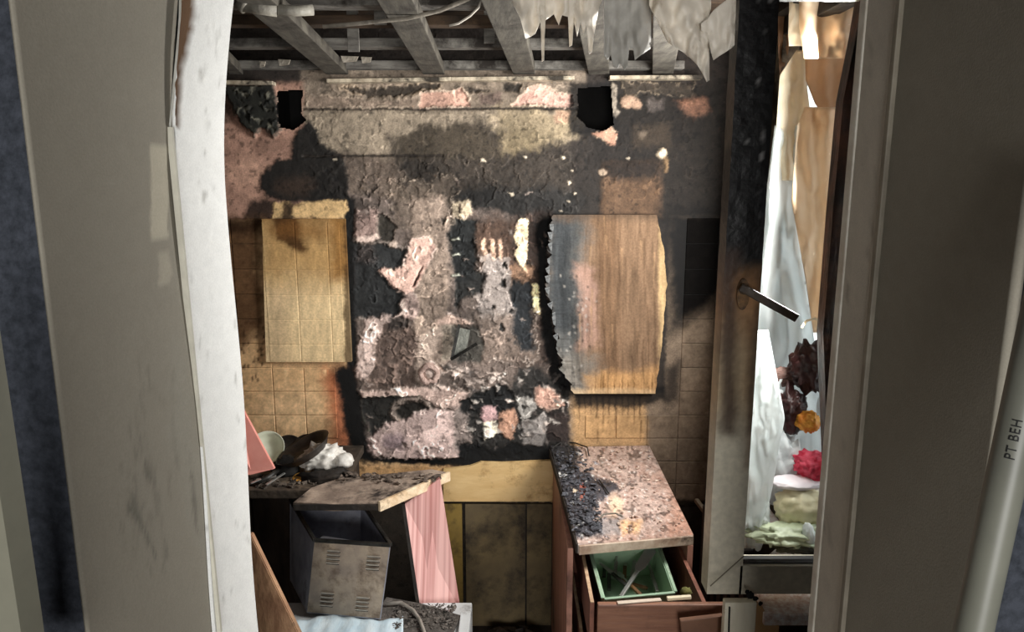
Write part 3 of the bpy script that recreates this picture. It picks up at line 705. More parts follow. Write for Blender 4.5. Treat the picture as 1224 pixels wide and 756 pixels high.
tag(tube('loose_wire', [on_y(x, y, 1.86) for x, y in ((537, 31), (548, 28), (562, 19), (572, 9), (578, -6))], 0.003, M('pale_wire', (190, 182, 170), (150, 144, 132), 30, 0.7, 0.1), None, 8), 'short curved pale wire end dangling from the ceiling', 'wire')

# ------------------------------------------------------------------ torn ceiling film
m_film = M('ceiling_film', (244, 236, 222), (228, 218, 202), 6, 0.45, 0.25, glow=.2, stain=(190, 174, 150), stain_amt=0.3, stain_scale=9)
m_film2 = M('grey_ceiling_film', (150, 147, 140), (176, 172, 164), 8, 0.65, 0.15, stain=(110, 104, 96), stain_amt=0.2, stain_scale=7)
def hang(name, label, cols, Y, mat, sway=0.03, seed=0, rows=26, dens=5):
    """cols: (px, y_top, y_bottom) list; ragged sheet hanging from the ceiling"""
    C = []
    for (a, b) in zip(cols[:-1], cols[1:]):
        for k in range(dens): t = k / dens; C.append([a[i] + (b[i] - a[i]) * t for i in range(3)])
    C.append(cols[-1]); G = np.zeros((rows, len(C), 3))
    for j, (x, y0, y1) in enumerate(C):
        for r in range(rows):
            t = r / (rows - 1); y = y0 + (y1 - y0) * t
            n = mnoise.noise(Vector((x * .045 + seed * 5, y * .02, seed))) + 0.5 * mnoise.noise(Vector((x * .13 + seed, y * .06, seed * 2)))
            G[r, j] = on_y(x, y, Y + sway * n * (0.3 + t))
    o = sheet(name, G, (0, 0.0025, 0), mat, None, True)
    return tag(o, label, 'torn film', 'torn sheets hanging from the ceiling')
hang('torn_ceiling_film', 'cream torn ceiling film with thin dripping strands on its lower edge',
     [(612, -14, 2), (622, -14, 22), (628, -14, 46), (634, -14, 44), (640, -14, 40), (646, -14, 26), (647.5, -14, 74), (650.5, -14, 72), (652, -14, 24), (662, -14, 17), (668, -14, 30), (672, -14, 18), (679, -14, 20), (680.5, -14, 56), (684, -14, 54), (686, -14, 26), (690, -14, 44), (694, -14, 26), (698, -14, 42), (701, -14, 30), (704, -14, 65), (708, -14, 62), (710, -14, 42), (716, -14, 10), (722, -14, -6)], 1.66, m_film, 0.03, 1)
hang('torn_ceiling_film', 'grey torn ceiling film hanging in a flat tongue with split end',
     [(722, -14, 66), (726, -14, 72), (730, -14, 66), (733, -14, 80), (738, -14, 82), (742, -14, 76), (747, -14, 84), (750, -14, 80), (752, -14, 58), (757, -14, 58), (759, -14, 72), (766, -14, 66), (778, -14, 58), (779, -14, 20), (780, -14, -4)], 1.69, m_film2, 0.022, 2)
hang('torn_ceiling_film', 'white torn ceiling film drawn out into one long sharp point',
     [(776, -14, 6), (782, -14, 18), (790, -14, 34), (798, -14, 50), (806, -14, 56), (816, -14, 62), (826, -14, 70), (834, -14, 78), (841, -14, 90), (845, -14, 98), (848, -14, 96), (847.5, -14, 84), (840, -14, 66), (836, -14, 50), (838, -14, 40), (844, -14, 30), (850, -14, 10)], 1.64, m_film, 0.04, 3)
hang('torn_ceiling_film', 'small white torn film rag beside the charred window sash',
     [(838, 28, 36), (846, 22, 42), (850, 16, 62), (853, 12, 72), (860, 6, 67), (868, 0, 62), (874, -14, 58), (878, -14, 54), (880, -14, 2)], 1.63, m_film, 0.02, 4)

# ------------------------------------------------------------------ partition with the opening: wallpaper, reveals and jambs
m_paper = M('blue_grey_wallpaper', (42, 46, 53), (66, 70, 79), 70, 0.9, 0.35, bscale=200)
struct(box('wall_near_left', (-2.2, YN, 0), (JL - .003, YF, 2.7), m_paper), 'blue-grey wallpapered wall beside the opening')
struct(box('wall_near_right', (JR + .012, YN, 0), (2.2, YFR, 2.7), m_paper), 'dark wallpapered wall beside the opening')
struct(box('wall_near_top', (JL - .002, YN, 2.42), (JR + .012, YF, 2.7), m_paper))
# the camera's room
m_room = M('room_paper', (72, 74, 80), (84, 86, 92), 30, 0.9, 0.1)
struct(box('wall_room_left', (-2.3, -2.6, 0), (-2.2, YF, 2.7), m_room)); struct(box('wall_room_right', (2.2, -2.6, 0), (2.3, YF, 2.7), m_room))
struct(box('wall_room_rear', (-2.3, -2.7, 0), (2.3, -2.6, 2.7), m_room))

def reveal(name, X, y0, y1, painter, mat, Xf=None, th=0.02, z0=0.0, z1=2.42, label=None, ny=60, nz=260, relief=0.0):
    ysn = np.linspace(y0, y1, ny); zsn = np.linspace(z0, z1, nz)
    Yg, Zg = np.meshgrid(ysn, zsn)
    Xg = np.full_like(Yg, X) if Xf is None else X + Xf(Yg, Zg)
    G = np.stack([Xg, Yg, Zg], -1); a, b = to_px(G); c, h = painter(a, b)
    s = 1 if X < 0 else -1
    G[..., 0] += s * (h * 0.001 + relief * fbm(a, b, 14, 3, 4))
    return struct(sheet(name, G, (-s * th, 0, 0), mat, None, True, c), label)
def archf(Yg, Zg): return np.clip((Yg - YN) / (YM - YN), 0, 1) * 0.075 * np.clip((Zg - 1.93) / 0.5, 0, 1.3) ** 2 + 0.003 * (1 + np.sin(Zg * 9)) * np.clip((Yg - YN) / (YM - YN), 0, 1)
SL = []
sl(rect(180, 172, 200, 285), (196, 188, 168), 0.7, 1.5, 2, 1)
sl(rect(190, 300, 204, 340), (186, 178, 160), 0.5, 3, 4, 0)
for k in range(46):
    x = 150 + random.gauss(30, 24); y = 560 + random.gauss(0, 75); l = random.uniform(8, 40); dx = random.uniform(-4, 10)
    sl([(x, y), (x + 3, y + 2), (x + dx + 2, y + l), (x + dx, y + l)], (112, 108, 98), random.uniform(.25, .6), 2.2, 4, None)
sl([(158, 590), (170, 620), (188, 668), (184, 668), (166, 625), (152, 612)], (96, 94, 86), 0.6, 2, 4)
sl([(170, 545), (180, 560), (184, 580), (176, 575)], (90, 86, 78), 0.6, 3, 4)
sl([(215, 400), (250, 640), (240, 660), (200, 520), (205, 400)], (150, 146, 134), 0.5, 12, 10)
sl([(228, 560), (238, 600), (240, 640), (232, 610)], (80, 76, 68), 0.5, 3, 5)
pRev = Painter((146, 140, 127), SL, 0.035, (12, 2), 21)
reveal('trim_1', JL, YN, YM, pRev, m_vcw, archf, 0.004, label='cream papered side of the opening with dark scuffs')
SL = []
for k in range(60):
    x = 225 + random.random() * 85; y = random.random() * 756
    sl(ell(x, y, random.uniform(.8, 2.5), random.uniform(2, 9), 8), (170, 168, 160), random.uniform(.3, .7), 2, 4)
sl([(210, -20), (236, -20), (232, 40), (222, 80), (217, 150), (211, 150), (214, 60)], (104, 78, 56), 1, 2, 3, -7)
pJam = Painter((244, 244, 240), SL, 0.04, (6, 6), 23)
reveal('trim_2', JL + .004, YM, YF + .005, pJam, m_vcw, archf, 0.024, label='white jamb of the opening with grey smudges', ny=40)
# peeling edge strips where paper meets jamb
m_edge = M('torn_paper_edge', (196, 196, 188), (160, 156, 144), 20, 0.8, 0.2)
pe = [on_y(x, y, YM - .005) for x, y in ((208, -20), (205, 20), (203, 60), (200, 110), (200, 148), (207, 152), (207, 110), (210, 60), (214, 20), (217, -20))]
trim_peel = plate('trim_3', [Vector((JL + .004 + .004 * math.sin(i) + archf(YM, np.array(p.z)), p.y - .0, p.z)) + Vector((0, (k - 207) * .0, 0)) for i, (p, k) in enumerate(zip(pe, range(10)))], (0.003, -0.012, 0), m_edge)
struct(trim_peel, 'curled torn paper edge at the top of the white jamb')
struct(bar('trim_4', on_x(203, 152, JL + .006), on_x(262, 756, JL + .006), 0.008, 0.006, M('corner_bead', (210, 206, 190), (186, 182, 168), 12, 0.7, 0.1)), 'thin pale corner strip along the white jamb')
struct(bar('trim_5', Vector((JL, YN - .001, 0)), Vector((JL, YN - .001, 2.42)), 0.003, 0.003, M('corner_bead2', (196, 192, 180), (176, 172, 160), 12, 0.7, 0.1)), 'thin pale corner edge of the papered opening')
pRR = Painter((146, 140, 127), [], 0.05, (10, 3), 31)
reveal('trim_6', JR, 0.775, 1.075, pRR, m_vcw, None, 0.012, label='plain papered side of the opening opposite the scuffs')
SL = []
for k in range(50):
    x = 975 + random.random() * 110; y = random.random() * 756
    sl(ell(x, y, random.uniform(1, 3), random.uniform(3, 14), 8), (128, 120, 108), random.uniform(.2, .6), 3, 5)
pJR = Painter((196, 188, 174), SL, 0.06, (4, 12), 33)
struct(pbox('trim_7', (JR - .004, 1.068, 0), (JR + .05, YFR, 2.42), (3, 10, 160), m_vcw, pJR), 'dusty white door frame post with grey smears')
struct(box('trim_8', (JR - .007, 1.06, 0), (JR + .01, 1.072, 2.42), M('frame_lip', (150, 142, 126), (124, 116, 102), 10, 0.6, 0.1), None, 0.002), 'narrow lip of the door frame post')
struct(box('trim_9', (JR - .007, 1.160, 0), (JR + .012, 1.182, 2.42), M('bead_white', (226, 222, 210), (190, 180, 164), 10, 0.5, 0.1), None, 0.003), 'bright inner bead of the door frame post')

# plastic heating pipe in front of the right-hand wall
m_pipe = M('grey_plastic_pipe', (126, 126, 114), (112, 112, 102), 5, 0.42, 0.03)
pp = thing('heating_pipe', 'grey plastic heating pipe with printed letters by dark wallpaper', 'pipe', on_y(1150, 880, 0.66))
tA = on_y(1282, 200, 0.70); tB = on_y(1163, 756, 0.66); dd = (tB - tA); tC = tB + dd * (tB.z / -dd.z) if dd.z else tB
pipe = tube('pipe_run', [tA, tA.lerp(tB, .5), tB, tC], 0.0175, m_pipe, pp, 24)
cu = bpy.data.curves.new('pipe_lettering', 'FONT'); cu.body = 'PT BEH'; cu.size = 0.012; cu.extrude = 0.0003; cu.align_x = 'CENTER'; cu.align_y = 'CENTER'; cu.space_character = 1.1
tmp = bpy.data.objects.new('pipe_lettering_source', cu); COL.objects.link(tmp); bpy.context.view_layer.update()
me = bpy.data.meshes.new_from_object(tmp.evaluated_get(bpy.context.evaluated_depsgraph_get())); bpy.data.objects.remove(tmp)
txt = bpy.data.objects.new('pipe_lettering', me); COL.objects.link(txt); me.materials.clear(); me.materials.append(M('black_print', (20, 20, 20), (30, 30, 30), 10, 0.6, 0))
ax = (tA - tB).normalized(); tm = on_y(1198, 522, 0.68); cpt = tA + (tB - tA) * ((tm.z - tA.z) / (tB.z - tA.z))
nrm = (cam.location - cpt); nrm = (nrm - ax * nrm.dot(ax)).normalized(); yv = nrm.cross(ax)
# wrap the letters round the pipe
rot = Matrix((ax, yv, nrm)).transposed()
for v in me.vertices:
    a = v.co.y / 0.0175 ; rr = 0.0178 + v.co.z
    v.co = rot @ Vector((v.co.x, rr * math.sin(a), rr * math.cos(a)))
txt.parent = pp; txt.location = cpt - WLOC[pp.name]; txt['label'] = 'black printed pipe lettering'

# pale strip in the near left corner
tag(plate('door_edge', [on_y(-40, 380, 0.6), on_y(-33, 380, 0.6), on_y(-2, 580, 0.6), on_y(25, 756, 0.6), on_y(42, 880, 0.6), on_y(-40, 880, 0.6)], (-0.0, 0.03, 0), M('cream_door', (132, 130, 114), (118, 116, 102), 6, 0.6, 0.05)), 'cream door edge leaning by the blue-grey wallpaper', 'door')

# ------------------------------------------------------------------ kitchen window in the right wall and its open sash
m_pvc = M('scorched_pvc', (206, 198, 180), (120, 92, 66), 3, 0.5, 0.2, stain=(30, 24, 20), stain_amt=0.6, stain_scale=2.5)
win = bpy.data.objects.new('window_1', None); COL.objects.link(win); win.location = (XR + .06, (WY0 + WY1) / 2, WZ0); WLOC['window_1'] = win.location.copy(); win['kind'] = 'structure'; win['label'] = 'scorched window frame in the side wall'
for a, b in (((XR + .04, WY0, WZ0), (XR + .1, WY0 + .06, WZ1)), ((XR + .04, WY1 - .06, WZ0), (XR + .1, WY1, WZ1)), ((XR + .04, WY0, WZ1 - .06), (XR + .1, WY1, WZ1)), ((XR + .04, WY0, WZ0), (XR + .1, WY1, WZ0 + .05))):
    box('frame_bar', a, b, m_dark if a[2] > 2 else m_pvc, win, 0.004)
m_sill = M('speckled_sill', (246, 242, 238), (206, 176, 162), 60, 0.5, 0.1, stain=(90, 76, 74), stain_amt=0.12, stain_scale=40)
sillo = struct(plate('window_2', [(0.665, 1.70, .80), (0.70, 1.92, .80), (0.86, 2.08, .80), (0.88, 2.64, .80), (1.29, 2.64, .80), (1.29, 1.73, .80), (.90, 1.73, .80), (.90, 1.70, .80)], (0, 0, .035), m_sill, None, 0.003), 'speckled window sill board')

SL = []
sl(rect(820, 300, 1010, 900), (176, 130, 86), 1, 26, 3, 0)
sl(rect(820, 395, 1010, 900), (206, 182, 146), 1, 50, 3, 0)
sl(rect(820, 500, 1010, 900), (206, 198, 178), 1, 40, 3, 0)
sl(rect(890, 380, 902, 560), (110, 70, 40), 0.6, 8, 3, 0)
sl(rect(820, -80, 1010, 330), (14, 12, 12), 1, 26, 10, 10)
sl(rect(860, 300, 882, 520), (60, 40, 28), 0.9, 10, 4, 2)
sl([(905, 330), (916, 330), (900, 520), (893, 520)], (40, 26, 20), 0.8, 6, 3, 2)
for k in range(11):  # thin pale glints painted into the black of the stile
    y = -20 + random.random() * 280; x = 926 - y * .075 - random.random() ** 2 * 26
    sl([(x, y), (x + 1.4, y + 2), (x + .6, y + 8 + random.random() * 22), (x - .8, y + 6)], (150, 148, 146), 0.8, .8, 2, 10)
sl([(845, 690), (890, 664), (893, 668), (850, 702)], (170, 162, 142), 0.6, 2, 3)
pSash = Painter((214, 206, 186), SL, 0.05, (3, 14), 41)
m_vch = VC('charred_pvc', 0.42, 0.2, 60, 0.12, 0.35)
sash = thing('window_sash', 'open plastic window sash charred black at top with lever handle', 'window', (0.72, 1.78, .862))
SX0, SX1, SZ0, SZ1, SY0, SY1 = 0.526, 0.895, 0.862, 2.46, 1.75, 1.81
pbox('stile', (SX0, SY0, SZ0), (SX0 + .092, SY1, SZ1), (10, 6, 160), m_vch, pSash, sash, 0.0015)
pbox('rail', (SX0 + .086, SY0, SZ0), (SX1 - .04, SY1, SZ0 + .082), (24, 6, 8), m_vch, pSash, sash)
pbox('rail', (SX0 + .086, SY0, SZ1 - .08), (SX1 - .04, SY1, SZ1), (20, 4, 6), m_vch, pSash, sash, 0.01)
m_burnt = M('burnt_brown_pvc', (34, 22, 18), (92, 58, 44), 9, 0.45, 0.6, stretch=(2, 2, .6), stain=(14, 11, 10), stain_amt=0.5, stain_scale=6)
# hinge stile: warped by the heat, leaning towards the wall at the top
ps = [on_y(994, 660, 1.79), on_y(984, 400, 1.79), on_y(996, 250, 1.79), on_y(1008, 120, 1.79), on_y(1024, 40, 1.79), on_y(1034, -20, 1.79)]
pe = [on_y(1012, 660, 1.79), on_y(1008, 400, 1.79), on_y(1024, 250, 1.79), on_y(1040, 120, 1.79), on_y(1066, 40, 1.79), on_y(1072, -20, 1.79)]
for a, b in zip(ps, pe): a.x = max(a.x, 0.70)
plate('hinge_stile', ps + pe[::-1], (0, .04, 0), m_burnt, sash)
bar('mitre_seam', on_y(849, 701, SY0 - .0005), on_y(889, 665, SY0 - .0005), .0022, .003, M('seam_grey', (120, 112, 96), (96, 88, 76), 20, .7, .1), sash, 0, (0, 1, 0))
m_bead = M('dark_gasket', (18, 16, 15), (30, 28, 26), 10, 0.6, 0.1)
box('gasket', (SX0 + .086, SY0 + .012, SZ0 + .08), (SX0 + .092, SY1 - .01, SZ1 - .08), m_bead, sash)
box('gasket', (SX0 + .086, SY0 + .012, SZ0 + .08), (SX1 - .05, SY1 - .01, SZ0 + .085), m_bead, sash)
gl = bpy.data.materials.new('window_glass'); gl.use_nodes = True; nt = gl.node_tree; nt.nodes.clear()
ou = _n(nt, 'ShaderNodeOutputMaterial'); tr = _n(nt, 'ShaderNodeBsdfTransparent'); gs = _n(nt, 'ShaderNodeBsdfGlossy'); mxs = _n(nt, 'ShaderNodeMixShader'); fr = _n(nt, 'ShaderNodeFresnel')
tr.inputs[0].default_value = (.97, .985, .975, 1); gs.inputs['Roughness'].default_value = 0.03; fr.inputs[0].default_value = 1.35
nt.links.new(fr.outputs[0], mxs.inputs[0]); nt.links.new(tr.outputs[0], mxs.inputs[1]); nt.links.new(gs.outputs[0], mxs.inputs[2]); nt.links.new(mxs.outputs[0], ou.inputs[0])
box('pane', (SX0 + .08, SY0 + .028, SZ0 + .075), (SX1 - .02, SY0 + .032, SZ1 - .07), gl, sash)
# handle: oval plate and horizontal lever
m_hdl = M('handle_scorched', (60, 50, 42), (96, 80, 62), 20, 0.45, 0.2)
hc = on_y(888, 352, SY0 - .006)
G = [(hc.x + .0155 * math.cos(a), SY0 + .006, hc.z + .040 * math.sin(a)) for a in [2 * math.pi * k / 28 for k in range(28)]]
hp = plate('handle_plate', G, (0, -.016, 0), M('handle_cream', (150, 112, 70), (60, 44, 32), 30, 0.5, 0.2), sash, 0.002)
hb0 = on_y(890, 346, SY0 - .03); hb1 = on_y(953, 381, SY0 - .075)
tube('handle_neck', [(hc.x + .002, SY0, hc.z + .008), hb0], 0.011, m_hdl, hp, 14)
bar('handle_lever', hb0 + (hb0 - hb1) * .08, hb1, 0.014, 0.020, m_hdl, hp, 0.003)

# ------------------------------------------------------------------ things behind the sash: film, hanging tan sheets, bags on the sill
m_white_bag = M('white_bag', (246, 248, 248), (226, 232, 234), 9, 0.35, 0.9, bscale=16, glow=.35)
m_tan = M('tan_sheet', (250, 232, 208), (242, 218, 188), 5, 0.6, 0.3, glow=.5, stain=(214, 176, 132), stain_amt=0.2, stain_scale=5)
m_tan2 = M('brown_tan_sheet', (214, 178, 142), (196, 158, 122), 5, 0.6, 0.15, glow=.2)
m_cream = M('cream_film', (244, 234, 214), (226, 212, 186), 7, 0.5, 0.15, glow=.4)
def drape(name, label, L, Rr, Y, mat, cat='sheet', sway=0.02, seed=0, nv=50, nu=22, group=None, slope=0.0):
    ys = np.linspace(max(L[0][1], Rr[0][1]), min(L[-1][1], Rr[-1][1]), nv); G = np.zeros((nv, nu, 3))
    for r in range(nv):
        a = np.interp(ys[r], [p[1] for p in L], [p[0] for p in L]); b = np.interp(ys[r], [p[1] for p in Rr], [p[0] for p in Rr])
        for c in range(nu):
            t = c / (nu - 1); x = a + (b - a) * t
            n = mnoise.noise(Vector((x * .06 + seed * 4, ys[r] * .015, seed))) + .5 * abs(mnoise.noise(Vector((x * .1, ys[r] * .05, seed * 3))))
            G[r, c] = on_y(x, ys[r], Y + sway * n + slope * t)
    return tag(sheet(name, G, (0.0012, 0.002, 0), mat, None, True), label, cat, group)
drape('plastic_film', 'white wrinkled plastic film hanging behind the window glass', [(926, 150), (912, 260), (894, 480), (890, 600)], [(960, 150), (958, 300), (975, 420), (996, 600)], 2.50, M('white_film', (248, 250, 250), (236, 241, 241), 7, 0.4, 0.6, bscale=14, glow=.6), 'film', 0.06, 3)
drape('hanging_sheet', 'tan crumpled sheet hanging in a strip behind the window glass', [(962, 128), (953, 150), (946, 240), (962, 330), (972, 398)], [(1020, 128), (1016, 150), (1008, 240), (998, 330), (990, 398)], 2.40, m_tan, 'sheet', 0.04, 5)
drape('hanging_sheet', 'brown sheet hanging under the broad tan fold', [(962, 66), (963, 96), (974, 124), (980, 132)], [(1046, 66), (1040, 96), (1030, 124), (1022, 132)], 2.44, m_tan2, 'sheet', 0.02, 6)
drape('hanging_sheet', 'broad tan sheet folded over at the top of the window', [(955, -45), (955, 30), (961, 70)], [(1090, -45), (1066, 30), (1046, 70)], 2.30, m_tan, 'sheet', 0.06, 7)
drape('hanging_sheet', 'cream film strip hanging beside the broad tan fold', [(945, -45), (942, 40), (943, 55)], [(954, -45), (957, 40), (960, 55)], 2.42, m_cream, 'sheet', 0.02, 8)
drape('hanging_sheet', 'torn cream rag with brown hole beside the tan strip', [(952, 60), (932, 90), (928, 150), (926, 200), (924, 216)], [(962, 60), (963, 90), (968, 130), (954, 180), (948, 216)], 2.50, m_cream, 'sheet', 0.03, 9)
m_brn = M('brown_film', (120, 86, 62), (150, 112, 80), 8, 0.6, 0.2)
drape('hanging_sheet', 'dark brown strip hanging next to the charred sash stile', [(930, -45), (930, 60), (932, 92)], [(946, -45), (943, 60), (934, 92)], 2.60, m_brn, 'sheet', 0.02, 10)

drape('plastic_film', 'white plastic film bunched up against the sash stile', [(893, 395), (890, 500), (886, 640), (886, 656)], [(918, 395), (938, 500), (922, 590), (902, 656)], 2.0, MATS['white_film'], 'film', 0.05, 12)
def bag(name, label, x, y, Y, rx, rz, ry, mat, cat='bag', **kw):
    c = on_y(x, y, Y); k = Y / F_PX
    return tag(blob(name, c, (rx * k, ry, rz * k), mat, None, **kw), label, cat, kw.get('group'))
m_brownbag = M('brown_glossy_bag', (74, 44, 42), (40, 22, 22), 20, 0.3, 0.5, bscale=40)
m_red = M('red_mesh_bag', (226, 44, 78), (240, 96, 120), 40, 0.5, 0.4)
m_yel = M('orange_fruit_net', (240, 178, 70), (214, 120, 40), 30, 0.5, 0.3)
m_grn = M('pale_green_bag', (200, 208, 178), (176, 186, 156), 12, 0.4, 0.4)
m_pale = M('pale_yellow_bag', (238, 230, 196), (224, 212, 170), 10, 0.45, 0.3)
m_olive = M('olive_cloth', (84, 82, 64), (52, 50, 40), 14, 0.8, 0.4)
bag('plastic_bag', 'large crumpled white plastic bag under the red bag', 930, 560, 2.22, 30, 44, .09, m_white_bag, amp=.35, seed=2)
bag('plastic_bag', 'white plastic bag with knotted handles beside the brown bag', 912, 480, 2.34, 22, 42, .07, m_white_bag, amp=.35, seed=5)
bag('plastic_bag', 'white plastic bag squeezed against the frame beside the orange net', 992, 488, 2.26, 14, 34, .05, m_white_bag, amp=.3, seed=6)
bag('plastic_bag', 'white plastic bag slumped low on the sill by the sash', 902, 622, 2.06, 18, 36, .05, m_white_bag, amp=.35, seed=8)
bag('wrapped_parcel', 'pale yellow wrapped parcel lying under the white bags', 958, 607, 2.06, 34, 26, .06, m_pale, 'parcel', amp=.25, seed=3)
bag('red_bag', 'bright pinkish red bag bundle on the white bags', 972, 556, 2.12, 24, 17, .06, m_red, amp=.35, freq=2.8, seed=4)
bag('brown_bag', 'dark brown glossy bag bundle hanging by its looped handle', 968, 440, 2.28, 24, 30, .06, m_brownbag, amp=.38, freq=2.4, seed=7)
bag('brown_bag', 'brown striped bag flap spread towards the white film', 936, 450, 2.33, 30, 11, .03, M('striped_brown', (150, 116, 104), (86, 56, 52), 30, 0.5, 0.3, stretch=(1, 1, 6)), amp=.5, seed=11)
bag('brown_bag', 'dark brown bag lump above the orange net', 945, 492, 2.26, 18, 28, .05, m_brownbag, amp=.38, freq=2.4, seed=9)
bag('orange_net', 'orange and yellow fruit net between dark bags', 966, 504, 2.2, 14, 13, .04, m_yel, 'net', amp=.3, freq=3, seed=10)
bag('pale_green_bag', 'pale green bag flattened along the sill', 944, 640, 1.985, 46, 13, .06, m_grn, amp=.5, freq=2.2, seed=12)
bag('olive_cloth', 'dark olive rag tucked under the pale green bag', 950, 654, 1.95, 26, 7, .03, m_olive, 'rag', amp=.4, seed=13)
bag('white_carton', 'small white carton upright by the olive rag', 966, 640, 1.95, 7, 16, .03, m_white_bag, 'carton', amp=.12, seed=14)
tag(blob('white_dish', on_y(950, 577, 2.08), (.075, .05, .016), M('white_dish', (246, 236, 240), (226, 214, 220), 8, .4, .1), None, amp=.1, seed=3), 'flat white wrapped dish on top of the yellow parcel', 'dish')
tag(tube('bag_handle', [on_y(x, y, 2.26) for x, y in ((958, 392), (964, 384), (974, 381), (984, 386), (990, 396), (988, 405))], 0.004, m_cream, None, 8), 'pale loop handle above the dark brown bag', 'bag handle')
bk = box('balcony_parapet', (1.30, 1.3, 0.0), (1.36, 4.2, 1.0), M('parapet_white', (224, 224, 220), (206, 206, 200), 6, .8, .1)); tag(bk, 'pale balcony parapet outside the window', 'parapet')

# ------------------------------------------------------------------ below the sash: white post board and radiator
m_wb = M('chipped_white_board', (246, 238, 216), (230, 220, 196), 6, 0.6, 0.25, stain=(30, 26, 22), stain_amt=0.22, stain_scale=9, stretch=(3, 3, .7))
wb = thing('white_board', 'chipped white painted board standing below the open sash', 'board', (0.60, 1.74, 0))
a = on_y(868, 706, 1.72); b = on_y(906, 706, 1.72)
box('board_face', (a.x, 1.72, 0), (b.x, 1.745, 0.855), m_wb, wb, 0.003)
plate('board_side', [(b.x, 1.722, 0), (b.x, 1.722, .855), (b.x + .055, 1.70, .80), (b.x + .055, 1.70, 0)], (0, .02, 0), M('tan_side', (190, 150, 104), (160, 122, 82), 6, .6, .2), wb)
bar('board_crack', on_y(872, 726, 1.718), on_y(871, 760, 1.718), 0.004, 0.004, m_black, wb)
for p, s in (((897, 712), .010), ((903, 716), .007), ((909, 722), .006), ((893, 708), .006)):
    blob('burn_mark', on_y(p[0], p[1], 1.719), (s, .004, s * 1.1), m_black, wb, amp=.4, seed=int(p[0]), sub=2)
rad = thing('radiator', 'dark finned radiator under the speckled sill', 'radiator', (0.84, 2.1, .12))
for k in range(11): box('radiator_fin', (0.72 + k * .0, 1.72 + k * .075, .15), (0.80, 1.765 + k * .075, .76), m_dark, rad, 0.006)
tube('radiator_pipe', [(0.76, 1.70, .72), (0.76, 2.55, .72)], .018, m_dark, rad, 10); tube('radiator_pipe', [(0.76, 1.70, .19), (0.76, 2.55, .19)], .018, m_dark, rad, 10)

# ------------------------------------------------------------------ right base unit: drawers, speckled worktop, cutlery tray
m_redwood = M('red_brown_veneer', (164, 116, 100), (192, 142, 122), 5, 0.5, 0.12, stretch=(6, 6, .7), stain=(60, 40, 34), stain_amt=0.35, stain_scale=3)
m_rw2 = M('dark_red_veneer', (120, 78, 64), (146, 98, 80), 6, 0.5, 0.12, stretch=(6, 6, .8), stain=(46, 30, 24), stain_amt=0.4, stain_scale=4)
m_rawedge = M('raw_chipboard_edge', (206, 176, 142), (170, 136, 106), 30, 0.8, 0.2)
WX0, WX1, WYF, WZ = 0.172, 0.582, 2.065, 0.848
cab = thing('drawer_cabinet', 'red-brown drawer cabinet with open top drawer under speckled worktop', 'cabinet', (0.375, 2.45, 0))
box('side_panel', (WX0 + .004, WYF + .015, 0), (WX0 + .022, YB - .02, WZ - .032), m_redwood, cab, 0.001)
box('side_panel', (WX1 - .022, WYF + .03, 0), (WX1 - .004, YB - .02, WZ - .032), m_redwood, cab, 0.001)
box('back_panel', (WX0 + .022, YB - .05, 0), (WX1 - .022, YB - .04, WZ - .032), m_dark, cab)
box('plinth', (WX0 + .022, WYF + .05, 0), (WX1 - .022, WYF + .066, .09), m_dark, cab)
def drawer(z0, z1, yf, zf0, x0, x1, fx0, fx1, front=True):
    dr = box('drawer', (x0 + .012, yf + .018, z0), (x1 - .012, 2.62, z0 + .006), m_rw2, cab)
    box('drawer_side', (x0, yf + .018, z0), (x0 + .012, 2.62, z1), m_rw2, dr, 0.001); box('drawer_side', (x1 - .012, yf + .018, z0), (x1, 2.62, z1), m_rw2, dr, 0.001)
    box('drawer_edge', (x0 + .001, yf + .018, z1 - .001), (x0 + .011, 2.60, z1 + .002), m_rawedge, dr)
    box('drawer_front', (fx0, yf, zf0), (fx1, yf + .018, z1 + .004), M('drawer_front_veneer', (156, 112, 88), (128, 88, 70), 6, .5, .15, stretch=(.7, 6, 6), stain=(80, 56, 44), stain_amt=.35, stain_scale=4), dr, 0.004)
    box('drawer_back', (x0, 2.60, z0), (x1, 2.612, z1), m_rw2, dr)
    return dr
drawer(.63, .765, 1.845, .60, .225, .560, .245, .625)
drawer(.42, .55, 1.925, .385, .215, .555, .205, .565)
drawer(.21, .34, 1.965, .175, .215, .555, .200, .565)
# worktop: speckled, scorched at one side
m_spk = bpy.data.materials.new('speckled_worktop')
SL = []
for k in range(950):
    x = 655 + random.random() * 180; y = 528 + random.random() * 125
    sl([(x, y), (x + 1 + random.random() * 4, y + random.random() * 2), (x + random.random() * 2, y + 1 + random.random() * 2)], random.choice([(112, 78, 66), (90, 62, 56), (240, 232, 224), (150, 110, 96)]), 0.8, .8, 1.5)
sl([(770, 560), (838, 600), (838, 652), (720, 652), (790, 640), (800, 590)], (150, 100, 74), 0.6, 14, 8)
sl([(650, 530), (690, 533), (690, 560), (720, 575), (745, 585), (760, 575), (735, 592), (715, 600), (712, 625), (725, 640), (690, 648), (660, 570)], (62, 62, 68), 0.97, 3, 7, 4)
sl([(655, 533), (692, 533), (695, 545), (680, 570), (668, 575)], (44, 44, 44), 0.9, 4, 6, 5)
for k in range(46):
    x = 664 + random.random() * 60; y = 536 + random.random() * 108
    sl([(x, y), (x + 2 + random.random() * 6, y + random.random() * 3), (x + 2, y + 2 + random.random() * 3)], random.choice([(150, 152, 160), (30, 30, 32), (90, 92, 100), (210, 206, 200)]), 0.9, 1, 3, random.choice([2, 6]))
sl([(683, 585), (690, 588), (686, 592)], (244, 220, 190), 1, 1, 1); sl([(668, 567), (678, 566), (677, 572), (669, 572)], (240, 238, 232), 1, 1, 1, 4)
sl([(693, 580), (699, 578), (701, 600), (694, 606)], (196, 110, 90), 0.8, 1.5, 2, 3)
